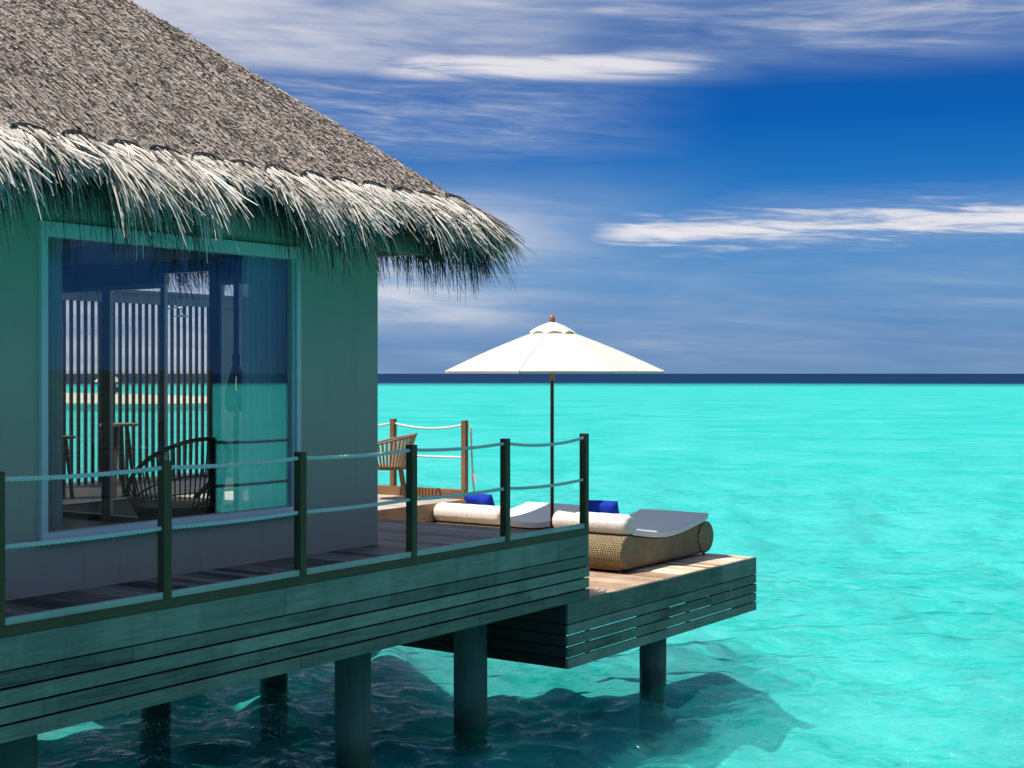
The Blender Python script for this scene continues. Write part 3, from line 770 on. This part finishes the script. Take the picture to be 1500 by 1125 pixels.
def front_rail():
    t = thing('rope_railing', 'dark stained post railing with two pale ropes along the front deck edge', 'railing', (9.7, YF+0.03, DECK+0.075))
    for i, x in enumerate(POSTS):
        m = MB(); m.box(x-0.038, x+0.038, YF-0.008, YF+0.072, DECK+0.0755, DECK+1.13); m.build('post', 'stained_wood', t, bevel=0.005)
    xs = [4.45]+POSTS
    for a, b in zip(xs[:-1], xs[1:]):
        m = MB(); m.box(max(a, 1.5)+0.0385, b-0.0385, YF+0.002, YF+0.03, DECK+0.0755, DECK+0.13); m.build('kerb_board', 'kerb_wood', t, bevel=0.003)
        sag = 0.045 if b > 13 else random.uniform(0.012, 0.03)
        for z, k in ((DECK+1.077, sag), (DECK+0.614, sag*0.55)):
            rope(sagline((a+0.036, YF+0.03, z), (b-0.036, YF+0.03, z), k), parent=t)
front_rail()
def back_rail():
    t = thing('rope_railing', 'brown post railing with white ropes and a dangling rope end beyond the slatted chair', 'railing', (XP-0.05, 14.0, DECK))
    ys = [YP+0.03, 13.5, 14.85, 15.95]
    for y in ys:
        m = MB(); m.box(XP-0.085, XP-0.01, y-0.038, y+0.038, DECK+0.136, DECK+1.13); m.build('post', 'brown_wood', t, bevel=0.004)
    m = MB(); m.box(XP-0.10, XP+0.0, YP+0.003, 16.0, DECK+0.003, DECK+0.135); m.build('base_beam', 'brown_beam', t, bevel=0.004)
    for a, b in zip(ys[:-1], ys[1:]):
        rope(sagline((XP-0.05, a+0.036, DECK+1.06), (XP-0.05, b-0.036, DECK+1.06), 0.06), parent=t)
        rope(sagline((XP-0.05, a+0.036, DECK+0.60), (XP-0.05, b-0.036, DECK+0.60), 0.008), parent=t)
    y = YP-0.03; x = XP-0.02
    e = rope([(x, y+0.04, DECK+1.06), (x+0.03, y-0.01, DECK+1.02), (x+0.04, y-0.015, DECK+0.7), (x+0.05, y-0.02, DECK+0.5), (x+0.07, y-0.03, DECK+0.15), (x+0.10, y-0.05, DECK-0.03)], 0.015, 'rope_end', t)
    for z in (DECK+0.40, DECK+0.0):
        m = MB()
        for k in range(34):
            a = random.random()*6.28; l = random.uniform(0.05, 0.16)
            m.tube([(x+0.065, y-0.03, z), (x+0.065+0.45*l*math.cos(a), y-0.03+0.45*l*math.sin(a), z-l)], 0.003, 4)
        m.build('frayed_strands', 'rope_white', e)
back_rail()

# ================================================================== lower sun deck
low = thing('sun_deck', 'lower wooden sun deck with slatted sides carrying the two wicker daybeds', 'deck', (15.5, 10.2, LOW))
LX0, LX1, LYF = 13.15, 17.95, YF+0.02
def low_deck():
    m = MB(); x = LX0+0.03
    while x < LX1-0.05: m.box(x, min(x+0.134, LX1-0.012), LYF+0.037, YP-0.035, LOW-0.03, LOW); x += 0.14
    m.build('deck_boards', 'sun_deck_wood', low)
    m = MB(); cuts = [(16.9,), (15.2,), (15.2, 16.6), (14.3, 16.5), (15.2,)]
    def run(z0, z1, cs, y0):
        xs = [LX0]+list(cs)+[LX1]
        for a, b in zip(xs[:-1], xs[1:]): m.box(a+0.0015, b-0.0015, y0, LYF+0.034, z0, z1)
    run(LOW-0.232, LOW-0.002, cuts[0], LYF)
    for k in range(4): run(LOW-0.244-0.124*(k+1)+0.016, LOW-0.244-0.124*k, cuts[k+1], LYF-0.003*(k % 2))
    m.build('fascia', 'fascia_wood', low, bevel=0.003)
    for xa, xb in ((LX0, LX0+0.03), (LX1-0.03, LX1)):
        m = MB(); m.box(xa, xb, LYF+0.036, YP-0.036, LOW-0.232, LOW-0.002)
        for k in range(4): m.box(xa, xb, LYF+0.036, YP-0.036, LOW-0.24-0.124*(k+1)+0.013, LOW-0.24-0.124*k)
        m.build('fascia', 'shaded_wood' if xa == LX0 else 'side_wood', low)  # left face gets a near-black wood, its shade put into the colour
    m = MB(); m.box(LX0+0.035, LX0+0.055, LYF+0.06, YP-0.06, LOW-0.70, LOW-0.17)  # backing sheet added to stop light showing through the left slats
    for x in np.arange(LX0+0.1, LX1-0.1, 0.55): m.box(x, x+0.05, LYF+0.06, YP-0.06, LOW-0.16, LOW-0.034)
    for y in (8.75, 11.8): m.box(LX0+0.06, LX1-0.06, y, y+0.18, LOW-0.42, LOW-0.165)
    for x in (13.6, 14.75, 16.0, 17.3): m.box(x, x+0.06, LYF+0.0345, LYF+0.058, LOW-0.72, LOW-0.04)
    m.build('joists', 'joist', low)
low_deck()

# ================================================================== concrete stilts
def stilt(x, y, top, r, label):
    m = MB(); m.lathe(x, y, [(r, BED-0.4), (r, top-0.16)], 28)
    m.box(x-r*0.9, x+r*0.9, y-r*0.9, y+r*0.9, top-0.159, top)
    o = m.build('concrete_stilt', 'concrete', at=(x, y, BED))
    for p in o.data.polygons: p.use_smooth = abs(p.normal.z) < 0.5 and len(p.vertices) == 4 and p.index < 28
    tag(o, label, 'stilt', 'concrete stilts under the decks')
stilt(6.89, 9.55, DECK-0.525, 0.185, 'round concrete stilt at the bottom left corner under the fascia')
stilt(10.9, 9.55, DECK-0.525, 0.183, 'tall round concrete stilt in the middle, standing closest to the viewer')
stilt(12.9, 9.55, DECK-0.525, 0.19, 'round concrete stilt right beside the dark end of the lower deck')
stilt(15.83, 8.84, LOW-0.425, 0.17, 'round concrete stilt under the front of the sun deck')
stilt(11.25, 12.9, DECK-0.525, 0.175, 'dark stub of stilt far back under the deck, left of the other')
stilt(13.2, 12.9, DECK-0.525, 0.175, 'dark stub of stilt far back under the deck, nearer the tall stilt')

# ================================================================== daybeds
def daybed():
    X0, X1, Y0, Y1, ZC, RR = 15.57, 17.70, 9.05, 10.10, LOW+0.26, 0.215
    root = thing('wicker_daybed', 'wicker daybed close to the front edge of the sun deck, mattress mostly in shade', 'daybed', (16.6, 9.6, LOW), 'daybeds on the sun deck')
    def top(x): return ZC+RR-0.115*math.sin(math.pi*min(1, max(0, (x-X0)/(X1-X0))))**1.3
    m = MB()
    def roll(cx):
        prof = [(RR-0.012, Y0-0.016), (RR, Y0-0.004), (RR, Y1+0.004), (RR-0.012, Y1+0.016)]; n = 40; vs = []; fs = []
        prof = [(0.0, Y0-0.012), (RR*0.5, Y0-0.014)]+prof+[(RR*0.5, Y1+0.014), (0.0, Y1+0.012)]
        for r, y in prof: vs += [(cx+r*math.cos(2*math.pi*j/n), y, ZC+r*math.sin(2*math.pi*j/n)) for j in range(n)]
        for i in range(len(prof)-1): fs += [(i*n+(j+1) % n, i*n+j, (i+1)*n+j, (i+1)*n+(j+1) % n) for j in range(n)]
        m.add(vs, fs)
    roll(X0); roll(X1)
    n = 24; vs = []; fs = []
    for i in range(n+1):
        x = X0+0.02+(X1-X0-0.04)*i/n; zt = top(x)-0.012; zb = ZC-RR+0.03
        vs += [(x, Y0+0.012, zb), (x, Y0+0.012, zt), (x, Y1-0.012, zt), (x, Y1-0.012, zb)]
    for i in range(n):
        for j in range(4): fs.append((i*4+j, i*4+(j+1) % 4, (i+1)*4+(j+1) % 4, (i+1)*4+j))
    m.add(vs, fs); m.build('wicker_base', 'wicker', root, smooth=False)
    # mattress
    m = MB(); n = 40; vs = []; fs = []; T = 0.085
    xs = [X0+0.08+(X1+0.04-X0-0.08)*i/n for i in range(n+1)]
    ring = [(0.0, 0.006), (0.01, 0.0), (0.99, 0.0), (1.0, 0.006), (1.0, T-0.014), (0.985, T), (0.5, T+0.008), (0.015, T), (0.0, T-0.014)]
    k = len(ring)
    for i, x in enumerate(xs):
        sh = 0.02 if i in (0, n) else 0.0
        for (u, dz) in ring:
            y = Y0-0.02+(Y1-Y0+0.04)*u
            lift = 0.0 if x < X1-0.05 else (x-X1+0.05)*0.35
            vs.append((x, y, top(min(x, X1))+0.004+lift+(dz if not sh else T/2+(dz-T/2)*0.7)))
    for i in range(n):
        for j in range(k): fs.append((i*k+j, (i+1)*k+j, (i+1)*k+(j+1) % k, i*k+(j+1) % k))
    fs += [tuple(range(k)), tuple(range(n*k+k-1, n*k-1, -1))]
    m.add(vs, fs); mt = m.build('mattress', 'mattress_cloth', root, smooth=True); mt.data.set_sharp_from_angle(angle=R(28))
    m = MB(); m.box(X0-0.10, X1+0.06, Y0+0.05, Y1-0.05, ZC-RR-0.008, ZC-RR+0.028); m.build('base_frame', 'brown_beam', root)
    for x in (X0-0.10, X1+0.05):
        for y in (Y0+0.05, Y1-0.07):
            m = MB(); n = 14; r = 0.022
            vs = [(x+r*math.cos(2*math.pi*j/n), y+dy, LOW+r+0.0005+r*math.sin(2*math.pi*j/n)) for dy in (0, 0.02) for j in range(n)]
            fs = [(j, (j+1) % n, n+(j+1) % n, n+j) for j in range(n)]+[tuple(range(n-1, -1, -1)), tuple(range(n, 2*n))]
            m.add(vs, fs); m.box(x-0.012, x+0.012, y-0.006, y-0.001, LOW+0.02, LOW+0.052); m.build('caster', 'dark_metal', root)
    return root
bed1 = daybed()
bed2 = copy_tree(bed1); bed2.location = (16.6, 9.6+1.96, LOW)
bed2['label'] = 'wicker daybed at the back of the sun deck, one mattress corner sunlit'

def bolster(dy, label):
    m = MB(); n = 36; X, Z, r = 15.60, LOW+0.26+0.215+0.128, 0.132; Y0, Y1 = 9.03+dy, 10.16+dy
    prof = [(0.0, Y0), (0.03, Y0-0.004), (0.08, Y0+0.004), (0.11, Y0+0.018), (0.127, Y0+0.045)]
    for i in range(13): prof.append((r+0.003*math.sin(i*2.1+dy), Y0+0.09+(Y1-Y0-0.18)*i/12))
    prof += [(0.127, Y1-0.045), (0.11, Y1-0.018), (0.08, Y1-0.004), (0.03, Y1+0.004), (0.0, Y1)]
    vs = []; fs = []
    for i, (q, y) in enumerate(prof):
        for j in range(n):
            a = 2*math.pi*j/n; puck = 1+0.018*math.sin(9*a+dy)*(1 if q < 0.13 else 0.25)
            zz = q*math.sin(a)*puck
            vs.append((X+q*1.04*math.cos(a)*puck, y, Z+max(zz, -r*0.93)))
    for i in range(len(prof)-1): fs += [(i*n+(j+1) % n, i*n+j, (i+1)*n+j, (i+1)*n+(j+1) % n) for j in range(n)]
    m.add(vs, fs); o = m.build('bolster', 'bolster_cloth', smooth=True, at=(X, (Y0+Y1)/2, Z-r))
    tag(o, label, 'bolster', 'cream bolsters on the daybeds')
bolster(0.0, 'cream bolster across the head of the front daybed')
bolster(1.96, 'cream bolster across the head of the back daybed, beside the seating platform')
def cushion(cx, cy, cz, w, h, lean, yaw, label):
    m = MB(); n = 14; vs = []; fs = []
    for sgn in (1, -1):
        for i in range(n+1):
            for j in range(n+1):
                u, v = 2*i/n-1, 2*j/n-1
                th = 0.075*((1-u**4)*(1-v**4))**0.5
                pinch = 1-0.07*(1-u*u) if abs(v) > 0.99 else 1
                uu = u*(1-0.06*(1-v*v)*1.0)*w/2; vv = v*(1-0.06*(1-u*u))*h/2
                vs.append((sgn*th+0.012*math.sin(3*u+2*v), uu, vv))
    k = (n+1)*(n+1)
    for s in (0, 1):
        for i in range(n):
            for j in range(n):
                q = (s*k+i*(n+1)+j, s*k+(i+1)*(n+1)+j, s*k+(i+1)*(n+1)+j+1, s*k+i*(n+1)+j+1)
                fs.append(q if s == 0 else q[::-1])
    M = Matrix.Translation((cx, cy, cz)) @ Matrix.Rotation(yaw, 4, 'Z') @ Matrix.Rotation(lean, 4, 'Y')
    m.add([M @ Vector(v) for v in vs], fs); o = m.build('cushion', 'blue_cloth', smooth=True, at=(cx, cy, cz-h/2))
    tag(o, label, 'cushion', 'blue cushions leaning on the bolsters')
cushion(15.87, 9.60, LOW+0.69, 0.52, 0.42, R(-24), R(4), 'bright blue cushion behind the bolster of the front daybed')
cushion(15.87, 11.56, LOW+0.69, 0.52, 0.40, R(-24), R(-3), 'bright blue cushion behind the bolster of the back daybed')

# ================================================================== parasol
def parasol():
    px, py = 16.29, 10.67; RIM, Rr = CAM+0.0, 1.56
    t = thing('parasol', 'open white canvas parasol with a wooden pole and copper finial', 'parasol', (px, py, LOW))
    a0 = math.atan2(-py, -px)-R(15.5)                   # one rib points a little off the line to the camera
    m = MB(); m.tube([(px, py, LOW+0.03), (px, py, CAM+0.60)], 0.025, 14); m.build('pole', 'pole_wood', t, smooth=True)
    m = MB(); m.lathe(px, py, [(0.30, LOW+0.001), (0.30, LOW+0.045), (0.27, LOW+0.06), (0.05, LOW+0.07), (0.04, LOW+0.28)], 28); m.build('base', 'dark_metal', t)
    def canopy(r0, z0, r1, z1, sag, edge, name, rows=8, val=0.0):
        m = MB(); vs = []; fs = []; per = 8*8
        for i in range(rows+1):
            u = i/rows; r = r0+(r1-r0)*u; z = z0+(z1-z0)*u - sag*math.sin(math.pi*u)
            for j in range(per):
                s = (j % 8)/8; a = a0+2*math.pi*j/per
                rr = r*math.cos(math.pi/8)/math.cos(((a-a0) % (math.pi/4))-math.pi/8)   # straight edges between ribs
                dip = edge*u*math.sin(math.pi*s)
                vs.append((px+rr*(1-dip*0.35)*math.cos(a), py+rr*(1-dip*0.35)*math.sin(a), z+dip*0.12-0.10*edge*u*math.sin(math.pi*s)))
        if val:
            for j in range(per):
                x, y, z = vs[rows*per+j]; vs.append((px+(x-px)*0.995, py+(y-py)*0.995, z-val))
            rows += 1
        for i in range(rows): fs += [(i*per+j, i*per+(j+1) % per, (i+1)*per+(j+1) % per, (i+1)*per+j) for j in range(per)]
        m.add(vs, fs); return m
    cz = canopy(0.10, RIM+0.62, Rr, RIM+0.028, -0.022, 0.10, 'canopy', 10, 0.03)
    for k in range(8):                                   # stitched seams over the ribs
        pts = [cz.v[i*64+k*8] for i in range(11)]
        cz.tube([(x, y, z+0.001) for x, y, z in pts], 0.006, 5)
    cz = cz.build('canopy', 'canopy_cloth', t, smooth=False)
    for p in cz.data.polygons: p.use_smooth = False
    v = canopy(0.05, RIM+0.70, 0.33, RIM+0.535, -0.02, 0.0, 'vent', 4)
    # vent flap lifts between the ribs
    per = 64
    for k in range(len(v.v)):
        x, y, z = v.v[k]; r = math.hypot(x-px, y-py); s = ((k % 8)/8)
        v.v[k] = (x, y, z+0.045*math.sin(math.pi*s)*max(0, (r-0.1)/0.23))
    v.build('vent_flap', 'canopy_cloth', cz, smooth=True)
    for k in range(8):
        a = a0+k*math.pi/4; c, s = math.cos(a), math.sin(a)
        m = MB(); m.bar((px+0.05*c, py+0.05*s, RIM+0.615), (px+1.53*c, py+1.53*s, RIM+0.005), 0.018, 0.026); rb = m.build('rib', 'chair_wood', t)
        m = MB(); m.bar((px+0.05*c, py+0.05*s, RIM+0.03), (px+0.75*c, py+0.75*s, RIM+0.30), 0.014, 0.02); m.build('strut', 'chair_wood', rb)
    m = MB(); m.lathe(px, py, [(0.048, RIM+0.012), (0.05, RIM+0.0), (0.03, RIM-0.03), (0.027, RIM-0.10)], 20); m.build('hub', 'finial_copper', t, smooth=True)
    m = MB(); m.lathe(px, py, [(0.05, CAM+0.695), (0.035, CAM+0.70), (0.04, CAM+0.72), (0.042, CAM+0.745), (0.03, CAM+0.785), (0.008, CAM+0.81)], 20); m.build('finial', 'finial_copper', t, smooth=True)
parasol()

# ================================================================== slatted armchair on the platform
def armchair():
    cx, cy = 15.72, 13.12; face = math.atan2(0.80, -0.60)
    t = thing('slatted_armchair', 'round-backed teak armchair with vertical slats standing beside the villa corner', 'armchair', (cx, cy, DECK))
    def rim(a, f):                                       # a = 0 at the back of the chair; f 0 seat ring .. 1 top rail
        b = face+math.pi+a; r = 0.27+0.15*f
        h = 0.46+f*(0.47-0.17*(abs(a)/2.2)**1.6)
        return Vector((cx+r*math.cos(b), cy+r*math.sin(b), DECK+h))
    A = [(-2.05+4.1*i/30) for i in range(31)]
    m = MB(); m.tube([rim(a, 1.0) for a in A], 0.018, 8); m.build('top_rail', 'chair_wood', t, smooth=True)
    for i in range(27):
        a = -1.98+3.96*i/26
        m = MB(); m.bar(rim(a, 0.0), rim(a, 0.985), 0.021, 0.010, (math.cos(face+math.pi+a), math.sin(face+math.pi+a), 0)); m.build('slat', 'chair_wood', t)
    m = MB(); m.lathe(cx, cy, [(0.24, DECK+0.43), (0.285, DECK+0.43), (0.285, DECK+0.47), (0.24, DECK+0.47)], 28); m.build('seat_frame', 'brown_wood', t)
    m = MB(); m.lathe(cx, cy, [(0.236, DECK+0.445), (0.238, DECK+0.475), (0.20, DECK+0.485)], 28); m.build('seat', 'chair_wood', t)
    for a in (0.7, -0.7, 2.45, -2.45):
        b = face+math.pi+a
        m = MB(); m.bar((cx+0.25*math.cos(b), cy+0.25*math.sin(b), DECK+0.43), (cx+0.34*math.cos(b), cy+0.34*math.sin(b), DECK+0.002), 0.045, 0.035); m.build('leg', 'brown_wood', t)
armchair()

# ================================================================== slat screen and outdoor shower behind the villa
def screen():
    y = 18.9
    t = thing('slat_screen', 'tall screen of upright timber slats behind the villa seen through the window', 'screen', (16.0, y, DECK))
    m = MB(); m.box(13.4, 19.6, y-0.05, y+0.09, DECK+2.98, DECK+3.14); m.box(13.4, 19.6, y-0.09, y+0.12, DECK+3.143, DECK+3.20); m.build('top_beam', 'panel_wood', t)
    x = 13.45
    while x < 17.8:
        m = MB(); m.box(x, x+0.056, y, y+0.032, DECK+0.0, DECK+2.979); m.build('slat', 'screen_wood', t); x += 0.141
    m = MB(); x = 17.84
    while x < 19.5: m.box(x, x+0.128, y, y+0.03, DECK+0.001, DECK+2.979); x += 0.13
    m.build('solid_panel', 'panel_wood', t)
    s = thing('outdoor_shower', 'overhead shower head on a bent pipe by the slat screen', 'shower', (16.9, y-0.1, DECK))
    hx, hy = 16.67, 18.45
    m = MB(); m.tube([(hx, y-0.02, DECK+2.9), (hx, hy+0.1, DECK+2.93), (hx, hy, DECK+2.9), (hx, hy, DECK+2.79)], 0.013, 8); m.build('pipe', 'steel', s, smooth=True)
    m = MB(); m.lathe(hx, hy, [(0.02, DECK+2.80), (0.13, DECK+2.775), (0.13, DECK+2.76)], 24); m.build('shower_head', 'steel', s)
screen()
def bar_set():
    def table(cx, cy, h, r, name, label, cat, topm):
        t = thing(name, label, cat, (cx, cy, DECK))
        m = MB(); m.lathe(cx, cy, [(r, DECK+h-0.035), (r, DECK+h)], 28); m.build('tabletop' if cat == 'table' else 'seat', topm, t)
        for k in range(4):
            a = 0.6+k*math.pi/2
            m = MB(); m.bar((cx+0.4*r*math.cos(a), cy+0.4*r*math.sin(a), DECK+h-0.036), (cx+0.85*r*math.cos(a), cy+0.85*r*math.sin(a), DECK+0.003), 0.045, 0.045); m.build('leg', 'rattan', t)
        m = MB(); m.lathe(cx, cy, [(0.60*r, DECK+0.35*h), (0.66*r, DECK+0.35*h), (0.66*r, DECK+0.35*h+0.02), (0.60*r, DECK+0.35*h+0.02)], 20); m.build('foot_ring', 'rattan', t)
    table(13.75, 16.55, 1.07, 0.28, 'bar_table', 'high round bar table on the back deck seen through the window', 'table', 'chair_wood')
    table(13.05, 17.0, 0.9, 0.22, 'bar_stool', 'wooden bar stool beside the high table seen through the window', 'stool', 'rattan')
bar_set()

# ================================================================== things inside the room
def curtain(x0, x1, y, label, folds):
    m = MB(); n = 90; vs = []; fs = []
    for i in range(n+1):
        x = x0+(x1-x0)*i/n; yy = y+0.028*math.sin(2*math.pi*folds*i/n+0.6*math.sin(i*0.31))
        vs += [(x, yy, DECK+0.03), (x+0.006*math.sin(i*0.7), yy*1.0+0.004, DECK+3.04)]
    for i in range(n): fs.append((2*i, 2*i+2, 2*i+3, 2*i+1))
    m.add(vs, fs); o = m.build('curtain', 'sheer_curtain', smooth=True, at=((x0+x1)/2, y, DECK)); tag(o, label, 'curtain', 'sheer curtains in the front window')
curtain(9.86, 10.45, YW+0.32, 'wide sheer curtain hanging at the right side of the front window', 8)
curtain(7.42, 7.74, YW+0.32, 'narrow sheer curtain gathered at the left side of the front window', 7)
def pendant():
    cx, cy = 10.69, 11.0; z0 = CAM-0.41
    # on the line of sight to the narrow side windows
    t = thing('pendant_lamp', 'clear glass bottle pendant lamp with lit filament hanging inside the window', 'lamp', (cx, cy, z0))
    m = MB(); m.lathe(cx, cy, [(0.075, z0), (0.112, z0+0.03), (0.125, z0+0.10), (0.12, z0+0.20), (0.085, z0+0.36), (0.045, z0+0.48), (0.035, z0+0.54)], 28, cap=False); m.build('lamp_shade', 'bottle_glass', t, smooth=True)
    m = MB(); m.lathe(cx, cy, [(0.04, z0+0.52), (0.042, z0+0.60), (0.02, z0+0.64)], 16); m.build('cap', 'dark_metal', t)
    m = MB(); m.tube([(cx, cy, z0+0.63), (cx, cy, DECK+3.1)], 0.006, 6); m.build('cord', 'dark_metal', t)
    m = MB(); m.lathe(cx, cy, [(0.012, z0+0.52), (0.02, z0+0.42), (0.028, z0+0.34), (0.02, z0+0.20), (0.005, z0+0.17)], 14, cap=False); b = m.build('bulb', 'bottle_glass', t, smooth=True)
    m = MB(); m.tube([(cx, cy, z0+0.23), (cx, cy, z0+0.38)], 0.006, 6); m.build('filament', 'filament', b)
pendant()
def rattan_chair():
    cx, cy = 10.12, 11.25; face = math.atan2(-0.2, -1.0)
    t = thing('rattan_chair', 'dark rattan tub chair with a high curved back inside the room', 'chair', (cx, cy, DECK))
    m = MB(); vs = []; fs = []; n = 36; rows = 10
    for i in range(n+1):
        a = -2.2+4.4*i/n; b = face+math.pi+a
        top = 1.10-0.55*(abs(a)/2.2)**1.8
        for j in range(rows+1):
            f = j/rows; r = 0.40+0.12*f; vs.append((cx+r*math.cos(b), cy+r*math.sin(b), DECK+0.32+(top-0.32)*f))
    for i in range(n+1): m.tube([vs[i*(rows+1)], vs[i*(rows+1)+rows]], 0.009, 5)
    m.tube([vs[i*(rows+1)+rows] for i in range(n+1)], 0.024, 8); m.tube([vs[i*(rows+1)+rows//2] for i in range(n+1)], 0.010, 6)
    m.build('backrest', 'rattan', t, smooth=True)
    m = MB(); m.lathe(cx, cy, [(0.40, DECK+0.30), (0.43, DECK+0.36), (0.41, DECK+0.44), (0.2, DECK+0.46)], 28); m.build('seat', 'rattan', t)
    for k in range(5):
        a = 2*math.pi*k/5; p = Vector((cx+0.30*math.cos(a), cy+0.30*math.sin(a), DECK+0.155)); u = Vector((-math.sin(a), math.cos(a), 0))
        m = MB(); m.tube([p+u*(0.15*math.cos(q*math.pi/10))+Vector((0, 0, 0.14*math.sin(q*math.pi/10))) for q in range(21)], 0.012, 6); m.build('hoop_leg', 'rattan', t, smooth=True)
rattan_chair()

def neighbour():
    x0, x1, y = 12.6, 19.3, -1.0
    t = thing('timber_screen', 'dark boarded screen of the next jetty, seen only mirrored in the window', 'screen', (16.0, y, 0.0))
    m = MB(); z = 0.75
    while z < 3.95: m.box(x0, x1, y, y+0.03, z, z+0.132); z += 0.136
    m.build('boards', 'floor_wood', t)
    for x in (x0+0.1, 14.8, 17.0, x1-0.1):
        m = MB(); m.box(x-0.06, x+0.06, y-0.125, y-0.002, BED-0.3, 3.9); m.build('post', 'joist', t)
neighbour()
